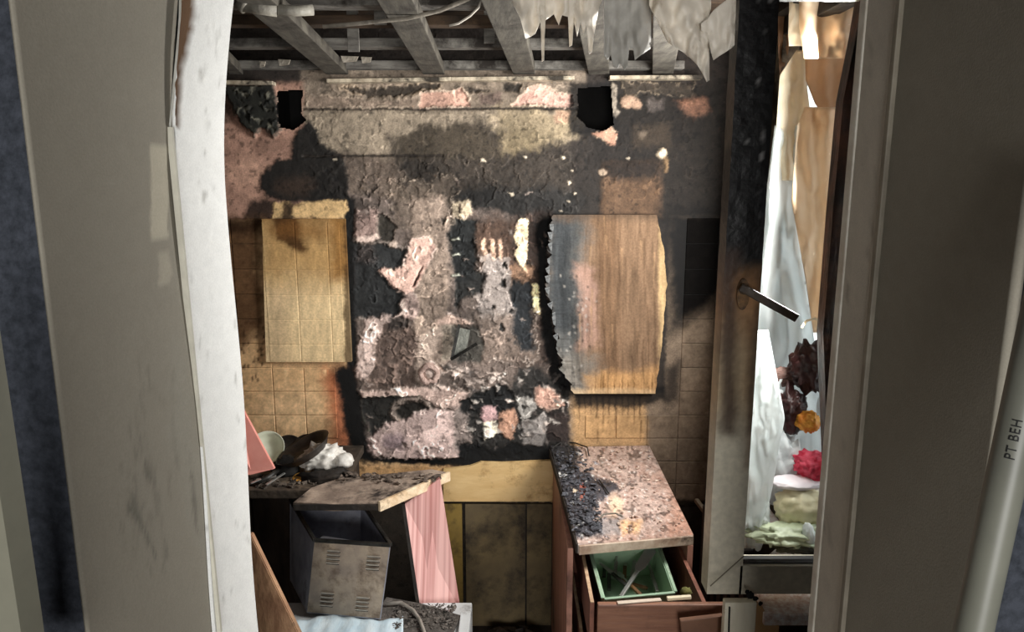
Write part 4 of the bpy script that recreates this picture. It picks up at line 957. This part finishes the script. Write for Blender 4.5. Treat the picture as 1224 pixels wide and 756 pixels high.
sl([(726, 596), (744, 594), (746, 616), (728, 618)], (230, 196, 166), 0.8, 4, 6)
sl([(715, 622), (745, 618), (742, 640), (718, 640)], (140, 136, 136), 0.7, 4, 6)
sl([(742, 624), (768, 622), (766, 640), (745, 640)], (230, 180, 130), 0.7, 4, 5)
pTop = Painter((184, 160, 148), SL, 0.34, (3.5, 2.4), 51, .8)
nu, nv = 130, 200
cs = [on_z(658, 535, WZ), on_z(776, 533, WZ), on_z(829, 640, WZ), on_z(691, 652, WZ)]
G = np.zeros((nv, nu, 3))
for r in range(nv):
    for c in range(nu):
        s, t = r / (nv - 1), c / (nu - 1); p = (cs[0].lerp(cs[1], t)).lerp(cs[3].lerp(cs[2], t), s); G[r, c] = p
a, b = to_px(G); cc, h = pTop(a, b); G[..., 2] += h * .0012 * (1 + 2 * fbm(a, b, 5, 3, 8))
G[..., 1] = np.minimum(G[..., 1], YB - .004)
wt = thing('worktop', 'speckled pinkish worktop scorched black along one side', 'worktop', (.375, 2.48, WZ - .03))
sheet('worktop_slab', G, (0, 0, -.028), VC('worktop_laminate', .45, .2, 200, .25, .4), wt, False, cc)
bar('edge_strip', Vector(cs[3]) + Vector((.002, -.004, -.015)), Vector(cs[2]) + Vector((-.002, -.004, -.015)), .008, .030, M('laminate_edge', (206, 188, 168), (160, 132, 112), 14, .6, .2, stain=(70, 56, 46), stain_amt=.3, stain_scale=10), wt, 0.002)
bar('burnt_edge', Vector(cs[0]) + Vector((-.003, -.02, -.014)), Vector(cs[3]) + Vector((-.003, .003, -.014)), .008, .032, m_dark, wt, 0.002)
rnd = random.Random(3)
pts = []
for k in range(260):
    t = rnd.random(); x = 664 + 40 * rnd.random() + 18 * t; y = 538 + 100 * t; p = on_z(x, y, WZ + .006 + .010 * rnd.random()); pts.append(p)
o = shards('charred_debris', pts, .0075, M('char_flakes', (34, 34, 37), (92, 92, 98), 40, .7, .4), None, 5); tag(o, 'charred flakes strewn over the scorched side of the speckled worktop', 'debris', None, 'stuff')
pts = []
for k in range(90):
    t, r_ = rnd.random(), rnd.random(); p = cs[0].lerp(cs[1], .3 + .66 * t).lerp(cs[3].lerp(cs[2], .3 + .66 * t), .05 + .9 * r_); pts.append(Vector((p.x, p.y, WZ + .004)))
o = shards('plaster_crumbs', pts, .0055, M('pale_crumbs', (226, 206, 188), (140, 104, 88), 40, .8, .3), None, 6); tag(o, 'pale plaster crumbs scattered on the speckled worktop', 'debris', None, 'stuff')
for pth, m, lb in (([(660, 536), (672, 528), (688, 530), (702, 535), (704, 545)], m_iron, 'long looped black wire at the wall end of the speckled worktop'), ([(714, 622), (722, 615), (736, 614), (744, 618)], m_wire, 'pale curved wire over the scorch on the speckled worktop'), ([(716, 574), (722, 582), (728, 590)], m_iron, 'short straight black wire on the speckled worktop')):
    tag(tube('burnt_wire', [on_z(x, y, WZ + .012) for x, y in pth], .0028, m, None, 6), lb, 'wire', 'burnt wires on the worktop')

# green tray with cutlery in the top drawer
m_green = M('green_plastic', (142, 172, 144), (168, 190, 164), 8, .4, .06, stain=(84, 92, 66), stain_amt=.2, stain_scale=8)
tr_ = thing('cutlery_tray', 'pale green plastic cutlery tray in the open drawer', 'tray', (.4, 2.05, .64))
zr, zb = .758, .64
ca = [on_z(722, 716, zr), on_z(806, 708, zr), on_z(785, 648, zr), on_z(704, 650, zr)]
ctr = sum(ca, Vector()) / 4
cb = [Vector((ctr.x + (p.x - ctr.x) * .88, ctr.y + (p.y - ctr.y) * .92, zb)) for p in ca]
plate('tray_base', cb, (0, 0, .003), m_green, tr_)
for i in range(4):
    j = (i + 1) % 4; n = (ctr - (ca[i] + ca[j]) / 2); n.z = 0; n = n.normalized() * .004
    plate('tray_wall', [cb[i], cb[j], ca[j], ca[i]], n, m_green, tr_)
    bar('tray_rim', ca[i] - n * 1.0, ca[j] - n * 1.0, .010, .006, m_green, tr_, .002)
m_steel = M('dull_cutlery_steel', (150, 150, 146), (190, 190, 184), 12, .35, .1, .7)
m_wood = M('wooden_handle', (128, 92, 58), (96, 68, 44), 14, .6, .2)
m_dkh = M('dark_handle', (34, 32, 30), (52, 50, 46), 14, .5, .1)
def cut(name, label, A, B, kind, mh, mb, w=.02):
    A = Vector(A); B = Vector(B); d = B - A; L = d.length; d.normalize(); s = d.cross(Vector((0, 0, 1))).normalized()
    t = thing(name, label, 'cutlery', (A + B) / 2, 'cutlery in the green tray')
    bar('handle', A, A + d * L * .5, .012, .008, mh, t, .002)
    u = s.cross(d) * .0016; p = A + d * L * .48
    if kind == 'knife': pts = [p - s * w * .4, p + d * L * .44 - s * w * .4, B, B + s * w * .2 - d * L * .04, p + s * w * .6]
    elif kind == 'spatula': pts = [p - s * .006, p + d * L * .1 - s * w, B - s * w * 1.2, B + s * w * 1.2, p + d * L * .1 + s * w, p + s * .006]
    elif kind == 'spoon': pts = [p - s * .003, p + d * L * .28 - s * .004] + [p + d * (L * .40 - L * .12 * math.cos(a)) + s * (-w * math.sin(a)) for a in [math.pi * (.15 + .1 * k) for k in range(18)]] + [p + d * L * .28 + s * .004, p + s * .003]
    else:
        pts = [p - s * .003, p + d * L * .25 - s * .003, p + d * L * .32 - s * w]
        for k in range(4): q0 = -w + 2 * w * (k / 3.5); pts += [B + s * q0, B + s * (q0 + w * .3)] + ([p + d * L * .36 + s * (q0 + w * .35), p + d * L * .36 + s * (q0 + w * .52)] if k < 3 else [])
        pts += [p + d * L * .32 + s * w, p + d * L * .25 + s * .003, p + s * .003]
    plate({'knife': 'blade', 'spatula': 'blade', 'spoon': 'bowl', 'fork': 'tines'}[kind], pts, u, mb, t)
zt = .665
cut('cake_server', 'wide pale spatula lying across the other cutlery', on_z(742, 714, zt + .05), on_z(780, 655, zt + .07), 'spatula', m_steel, M('pale_blade', (176, 170, 168), (156, 150, 150), 8, .5, .05, .2), .017)
cut('kitchen_knife', 'dark-handled knife at the side of the tray', on_z(748, 700, zt + .035), on_z(716, 672, zt + .05), 'knife', m_dkh, m_steel, .018)
cut('wooden_fork', 'wooden-handled fork under the wide spatula', on_z(766, 712, zt + .03), on_z(738, 684, zt + .02), 'fork', m_wood, m_steel, .009)
cut('table_spoon', 'steel spoon upright towards the back of the tray', on_z(735, 690, zt + .02), on_z(738, 655, zt + .06), 'spoon', m_steel, m_steel, .012)
cut('table_spoon', 'steel spoon leaning near the wide spatula tip', on_z(755, 690, zt + .01), on_z(762, 654, zt + .05), 'spoon', m_steel, m_steel, .012)
cut('table_knife', 'long steel knife beside the tray wall', on_z(786, 708, zt + .02), on_z(772, 664, zt + .03), 'knife', m_steel, m_steel, .012)
cut('wooden_knife', 'wooden-handled knife across the tray bottom', on_z(774, 704, zt), on_z(726, 690, zt), 'knife', m_wood, m_steel, .014)
cut('table_fork', 'tarnished fork low in the tray corner', on_z(728, 706, zt), on_z(728, 668, zt + .01), 'fork', m_dkh, m_steel, .009)
cut('dessert_fork', 'small dark fork beside the dark-handled knife', on_z(722, 690, zt), on_z(724, 658, zt + .02), 'fork', m_dkh, m_steel, .009)
cut('butter_knife', 'short steel knife between the two spoons', on_z(746, 696, zt + .01), on_z(748, 660, zt + .03), 'knife', m_wood, m_steel, .012)
cut('paring_knife', 'brown-handled paring knife against the far tray wall', on_z(730, 664, zt + .02), on_z(764, 660, zt + .03), 'knife', m_wood, m_steel, .012)
cut('teaspoon', 'teaspoon lying at the tray wall beside the long knife', on_z(792, 704, zt), on_z(782, 672, zt + .01), 'spoon', m_steel, m_steel, .009)
tag(bar('candle_stick', on_z(797, 716, .775), on_z(826, 714, .775), .012, .010, M('candle_white', (232, 220, 190), (212, 196, 164), 10, .5, .05), None, .003), 'short cream stick lying on the drawer front edge', 'stick')
tag(bar('paper_scrap', on_z(738, 721, .772), on_z(790, 717, .772), .014, .003, M('paper_scrap', (214, 198, 180), (190, 172, 154), 10, .8, .1), None, .001), 'crumpled pale paper strip along the drawer front', 'paper')
tag(blob('green_sponge', on_z(820, 708, .765), (.016, .014, .014), M('olive_sponge', (120, 116, 64), (92, 90, 48), 30, .9, .4), None, amp=.3, seed=2, sub=3), 'small olive sponge in the drawer corner', 'sponge')
# brown board by the drawer, sticks
tag(bar('brown_board', on_y(838, 738, 1.80), Vector((.62, 1.78, 0.002)), .12, .018, M('brown_board', (110, 78, 60), (136, 98, 76), 6, .6, .2), None, .003, (0, -1, .1)), 'dull brown board leaning in front of the drawers', 'board')
tag(bar('broken_stick', on_y(832, 598, 2.6), on_y(850, 622, 2.5), .016, .016, M('stick_wood', (110, 96, 78), (84, 72, 58), 10, .8, .3), None, .003), 'thin broken stick poking out behind the sash', 'stick')

# ------------------------------------------------------------------ left base units and what stands on them
LWZ = 0.850
lc = thing('base_cabinet', 'dark burnt base cabinet under the blackened worktop', 'cabinet', (-1.0, 2.66, 0))
m_burntcab = M('burnt_cabinet', (34, 28, 24), (62, 50, 40), 6, .8, .3, stretch=(3, 3, 1), stain=(84, 62, 48), stain_amt=.25, stain_scale=3)
xr = on_z(405, 585, LWZ).x
box('side_panel', (XL + .002, 2.60, 0), (XL + .02, YB - .01, LWZ - .035), m_burntcab, lc)
box('side_panel', (xr - .04, 2.60, 0), (xr - .022, YB - .01, LWZ - .035), m_burntcab, lc)
box('door', (XL + .02, 2.60, .08), (-1.02, 2.616, LWZ - .06), m_burntcab, lc, .002)
box('door', (-1.015, 2.60, .08), (xr - .042, 2.616, LWZ - .06), m_burntcab, lc, .002)
box('shelf', (XL + .02, 2.62, .42), (xr - .04, YB - .02, .436), m_burntcab, lc)
m_bkwt = M('blackened_worktop', (40, 35, 30), (84, 72, 60), 10, .75, .5, stain=(130, 112, 92), stain_amt=.25, stain_scale=7)
lw = box('blackened_worktop', (XL + .002, 2.44, LWZ - .034), (xr, YB - .004, LWZ), m_bkwt, None, .004)
tag(lw, 'blackened worktop strip carrying the heap of pans', 'worktop')
bw = thing('broken_worktop', 'broken charred worktop slab with pale raw front edge', 'worktop', on_z(450, 585, .86))
bp = [on_z(350, 601, .868), on_z(400, 603, .868), on_z(452, 601, .872), on_z(536, 565, .872), on_z(516, 561, .872), on_z(470, 566, .872), on_z(405, 572, .868), on_z(372, 583, .868)]
plate('slab', bp, (0, 0, -.026), M('ashy_slab', (120, 104, 92), (182, 162, 144), 10, .85, .5, stain=(44, 36, 32), stain_amt=.5, stain_scale=8), bw, .002)
bar('raw_edge', on_z(452, 601, .872) + Vector((.004, -.005, -.013)), on_z(536, 565, .872) + Vector((.004, -.005, -.013)), .012, .036, M('raw_pale_edge', (226, 206, 176), (190, 160, 124), 20, .8, .3, stain=(70, 54, 42), stain_amt=.3, stain_scale=14), bw, .002)
bar('charred_edge', on_z(351, 602, .868) + Vector((0, -.004, -.012)), on_z(452, 602, .868) + Vector((0, -.004, -.012)), .010, .022, m_dark, bw, .002)
pts = [on_z(405 + rnd.random() * 120, 566 + rnd.random() * 10, .876 + .006 * rnd.random()) for k in range(60)]
o = shards('ash_crumbs', pts, .010, M('ash_crumbs', (60, 50, 44), (120, 106, 94), 30, .9, .4), None, 8); tag(o, 'ash crumbs along the back of the broken worktop slab', 'debris', None, 'stuff')
# pink striped panel
pk = bpy.data.materials.new('pink_striped_laminate'); pk.use_nodes = True; nt = pk.node_tree; b = nt.nodes['Principled BSDF']; b.inputs['Roughness'].default_value = .5
tcn = _n(nt, 'ShaderNodeTexCoord'); mpn = _n(nt, 'ShaderNodeMapping'); mpn.inputs['Scale'].default_value = (60, 1, 1); mpn.inputs['Rotation'].default_value = (0, R(-9), 0)
nt.links.new(tcn.outputs['Object'], mpn.inputs[0]); wn = _n(nt, 'ShaderNodeTexNoise'); wn.inputs['Scale'].default_value = 1.0; wn.inputs['Detail'].default_value = 5
nt.links.new(mpn.outputs[0], wn.inputs['Vector']); rpn = _n(nt, 'ShaderNodeValToRGB'); e = rpn.color_ramp.elements
e[0].position = .35; e[0].color = (*lin((186, 120, 114)), 1); e[1].position = .62; e[1].color = (*lin((236, 186, 178)), 1)
nt.links.new(wn.outputs['Fac'], rpn.inputs[0]); nt.links.new(rpn.outputs[0], b.inputs['Base Color'])
pkp = thing('striped_panel', 'pink striped laminate panel leaning under the broken worktop', 'panel', on_y(528, 735, 2.30))
q4 = [on_y(484, 603, 2.44), on_y(526, 572, 2.46), on_y(551, 732, 2.30), on_y(504, 740, 2.27)]
plate('panel_face', q4, (-.004, .016, 0), pk, pkp, .001)
plate('panel_edge', [q4[0] + Vector((-.012, 0, 0)), q4[0], q4[3], q4[3] + Vector((-.012, 0, 0))], (0, .016, 0), m_dark, pkp)
# pink triangular board behind the jamb
m_pink2 = M('salmon_board', (222, 140, 126), (236, 164, 150), 6, .55, .1)
tag(plate('salmon_board', [on_y(240, 450, 2.52), on_y(284, 478, 2.58), on_y(290, 490, 2.58), on_y(328, 561, 2.52), on_y(300, 568, 2.50), on_y(240, 572, 2.50)], (0, .014, 0), m_pink2, None, .001), 'salmon pink board leaning at the wall by the pans', 'board')
# crockery and pans
m_pan = M('black_pan', (34, 29, 26), (66, 56, 48), 14, .45, .2, .3)
m_bowl = M('pale_bowl', (226, 228, 208), (200, 206, 182), 6, .35, .05)
def tilt_bowl(name, label, px_, py_, Y, r, axis, mat, depth=.04, cat='bowl', handle=None):
    c = on_y(px_, py_, Y)
    t = thing(name, label, cat, c)
    lathe('body', [(0.0, 0), (r * .55, .002), (r * .9, depth * .6), (r, depth), (r * 1.03, depth), (r * .93, depth * .55), (r * .55, -.003), (0, -.005)], mat, c, axis, t)
    if handle: tube('handle', [Vector(p) for p in handle], .008, m_dkh, t, 10)
    return t
tilt_bowl('bowl', 'pale green-white enamel bowl tilted behind the skillet', 320, 540, 2.70, .068, (.15, -.75, .65), m_bowl, .045)
tilt_bowl('pot_lid', 'dark pot lid standing on edge against the tiles beside the bowl', 345, 538, 2.80, .062, (.25, -.95, .2), m_pan, .012, 'lid')
tilt_bowl('pot_lid', 'wide dark pot lid standing behind the black skillet', 370, 541, 2.80, .075, (-.15, -.95, .25), m_pan, .014, 'lid')
c = on_y(366, 542, 2.62)
sk2 = thing('skillet', 'black skillet tipped on edge over the white bag', 'pan', c)
lathe('body', [(0, 0), (.085, .002), (.105, .026), (.112, .030), (.108, .026), (.088, -.003), (0, -.006)], m_pan, c, (-.42, -.12, .90), sk2)
tube('handle', [on_y(334, 561, 2.55), on_y(322, 570, 2.50), on_y(308, 577, 2.47)], .009, m_dkh, sk2, 10)
m_wb2 = M('white_crumpled', (226, 222, 214), (196, 190, 180), 8, .5, .6)
tag(blob('crumpled_bag', on_z(386, 566, LWZ) + Vector((0, .02, .05)), (.085, .06, .062), m_wb2, None, amp=.4, seed=21, cut=LWZ + .001), 'crumpled white plastic bag under the skillet', 'bag')
tag(blob('crumpled_cup', on_y(412, 551, 2.58), (.034, .03, .030), m_wb2, None, amp=.3, seed=22, sub=3), 'small crumpled white cup at the end of the heap', 'cup')
tag(lathe('yellow_lid', [(0, .008), (.030, .008), (.034, .004), (.034, 0), (0, 0)], M('amber_lid', (214, 160, 80), (190, 132, 60), 8, .5, .1), on_z(360, 572, LWZ + .002), (0, -.15, 1)), 'flat amber jar lid below the white bag', 'lid')
tag(blob('char_heap', on_z(340, 570, LWZ) + Vector((0, .03, .02)), (.05, .05, .05), m_black, None, amp=.5, seed=23, sub=3, cut=LWZ), 'black charred lump between bowl and bag', 'debris')
tag(blob('char_heap', on_z(392, 574, LWZ) + Vector((0, 0, .01)), (.10, .04, .026), m_dark, None, amp=.6, seed=24, sub=3, cut=LWZ), 'long charred lump in front of the white bag', 'debris')
for k, (p, r_) in enumerate((((312, 577), (345, 560)), ((318, 580), (340, 566)), ((306, 574), (330, 570)), ((300, 578), (312, 573)))):
    tag(bar('cutlery_piece', on_z(p[0], p[1], LWZ + .012 + .004 * k), on_z(r_[0], r_[1], LWZ + .02 + .004 * k), .010, .004, m_steel, None, .001), ('longest tarnished cutlery piece pointing at the skillet', 'shorter tarnished cutlery piece among the soot crumbs', 'tarnished cutlery piece lying under the salmon board', 'stubby tarnished cutlery piece by the worktop edge')[k], 'cutlery', 'cutlery on the blackened worktop')
pts = [on_z(298 + rnd.random() * 110, 568 + rnd.random() * 14, LWZ + .006 * rnd.random()) for k in range(110)]
o = shards('soot_crumbs', pts, .010, M('soot_crumbs', (32, 28, 25), (110, 98, 86), 40, .9, .4), None, 9); tag(o, 'soot crumbs strewn on the blackened worktop', 'debris', None, 'stuff')

# burnt sheet-metal box with louvres
m_tin = M('burnt_tin', (150, 136, 124), (190, 172, 150), 9, .5, .25, .3, stain=(92, 72, 56), stain_amt=.45, stain_scale=7)
m_tin_in = M('blued_tin', (120, 122, 134), (176, 178, 188), 6, .4, .2, .3, stain=(40, 38, 40), stain_amt=.3, stain_scale=6)
AZ = 0.50
RZ = 0.765
rfl, rfr = on_z(376, 646, RZ), on_z(467, 652, RZ); rbl, rbr = on_z(347, 598, RZ + .01), on_z(432, 601, RZ + .01)
bfl, bfr = on_z(367, 733, AZ + .005), on_z(455, 741, AZ + .005)
bbl, bbr = bfl + (rbl - rfl) * .7, bfr + (rbr - rfr) * .7; bbl.z = bbr.z = AZ + .005
tb = thing('metal_box', 'burnt open sheet-metal box with louvred front', 'metal box', (bfl + bfr) / 2)
fp = plate('front_panel', [bfl, bfr, rfr, rfl], (0, .003, 0), m_tin, tb)
plate('side_panel', [bfl, bbl, rbl, rfl], (.003, 0, 0), m_tin_in, tb); plate('side_panel', [bfr, bbr, rbr, rfr], (-.003, 0, 0), m_tin_in, tb)
plate('back_panel', [bbl, bbr, rbr, rbl], (0, -.003, 0), m_tin_in, tb); plate('base_panel', [bfl, bfr, bbr, bbl], (0, 0, .003), m_tin_in, tb)
for a, b in ((rfl, rfr), (rfr, rbr), (rbr, rbl), (rbl, rfl)): bar('rim', a, b, .012, .012, m_iron, tb, .002)
fr_ = M('inner_flap_tin', (130, 130, 134), (92, 90, 92), 8, .4, .2, .5)
plate('inner_flap', [rfl + Vector((.01, .008, -.002)), rfr + Vector((-.05, .008, -.002)), rfr + Vector((-.06, .06, -.03)), rfl + Vector((.01, .07, -.02))], (0, 0, -.002), fr_, tb)
m_louv = M('louvre_tin', (190, 182, 168), (150, 138, 126), 30, .45, .1, .4)
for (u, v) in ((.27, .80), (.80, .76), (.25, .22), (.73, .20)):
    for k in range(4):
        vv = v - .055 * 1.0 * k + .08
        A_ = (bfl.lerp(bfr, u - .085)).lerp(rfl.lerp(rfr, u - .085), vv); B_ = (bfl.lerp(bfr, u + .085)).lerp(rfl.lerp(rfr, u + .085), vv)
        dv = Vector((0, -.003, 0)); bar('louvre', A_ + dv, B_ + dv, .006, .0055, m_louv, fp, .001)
        bar('louvre_slot_shade', A_ + Vector((0, -.0005, -.0055)), B_ + Vector((0, -.0005, -.0055)), .002, .004, m_black, fp)  # black bar stands in for the shade inside an open slot

# overturned white appliance the box stands on
m_enam = M('white_enamel', (226, 230, 230), (206, 210, 210), 5, .4, .1, stain=(110, 100, 92), stain_amt=.25, stain_scale=5)
ap = thing('white_appliance', 'low white enamel appliance carrying the metal box', 'appliance', (-.55, 2.05, 0))
xa1 = on_z(562, 742, AZ).x
box('body', (-.98, 1.70, 0), (xa1, 2.30, AZ - .012), m_enam, ap, .006)
box('white_rim', (xa1 - .035, 1.70, AZ - .012), (xa1, 2.22, AZ + .006), m_enam, ap, .003)
plate('hob_plate', [on_z(440, 762, AZ - .006), on_z(540, 762, AZ - .006), on_z(551, 738, AZ - .006), on_z(505, 724, AZ - .006), on_z(462, 716, AZ - .006), on_z(450, 735, AZ - .006)], (0, 0, .006), M('ashy_hob', (58, 54, 50), (104, 98, 92), 40, .8, .5), ap)
m_blue = M('pale_blue_sheet', (196, 220, 232), (222, 234, 238), 16, .5, .3, stretch=(1, .4, 1))
G = np.zeros((30, 50, 3))
for r in range(30):
    for c in range(50):
        x = 330 + (482 - 330) * c / 49; y = 738 + (790 - 738) * r / 29 + 4 * math.sin(c * .2); p = on_z(x, y, AZ + .004); G[r, c] = (p.x, p.y, AZ + .002 + .004 * (1 + math.sin(c * .9 + r * .15)) * .5 + .003 * mnoise.noise(Vector((c * .2, r * .3, 1))))
tag(sheet('ribbed_sheet', G, (0, 0, -.002), m_blue, None, True), 'pale blue ribbed sheet in front of the metal box', 'sheet')
tag(tube('bent_hose', [on_z(x, y, AZ + .012) for x, y in ((462, 722), (480, 721), (494, 730), (502, 742), (507, 756), (512, 772))], .006, M('grey_hose', (128, 122, 112), (164, 158, 148), 20, .5, .2), None, 8), 'curved grey hose lying on the ashy hob', 'hose')
pts = [on_z(470 + rnd.random() * 74, 722 + rnd.random() * 30, AZ + .005 * rnd.random()) for k in range(420)]
o = shards('hob_ash', pts, .0045, M('hob_ash', (36, 33, 31), (130, 122, 114), 60, .9, .4), None, 10); tag(o, 'dark ash and crumbs covering the hob beside the metal box', 'debris', None, 'stuff')

# leaning plank at the left jamb, rubble on the floor
T0 = on_y(300, 640, 1.74); T1 = on_y(357, 758, 1.64); dv = T1 - T0; Bt = T0 + dv * (T0.z - .002) / -dv.z
n_ = Vector((-1, -.15, 0)).normalized()
W_ = .13
tag(plate('leaning_plank', [T0, Bt, Bt + n_ * W_ + Vector((0, 0, 0)), T0 + n_ * W_ + Vector((0, 0, -.02))], (0, .02, 0), M('brown_plank', (168, 130, 96), (136, 98, 70), 5, .65, .2, stretch=(4, 4, .8), stain=(40, 28, 20), stain_amt=.3, stain_scale=5), None, .002), 'brown plank leaning behind the white jamb', 'plank')
pts = [(rnd.uniform(-.08, .12), rnd.uniform(2.0, 2.82), rnd.random() * .05) for k in range(240)]
o = shards('floor_rubble', pts, .03, M('floor_rubble', (30, 26, 23), (80, 68, 56), 20, .9, .5), None, 11); tag(o, 'charred rubble heaped on the floor between the cabinets', 'rubble', None, 'stuff')
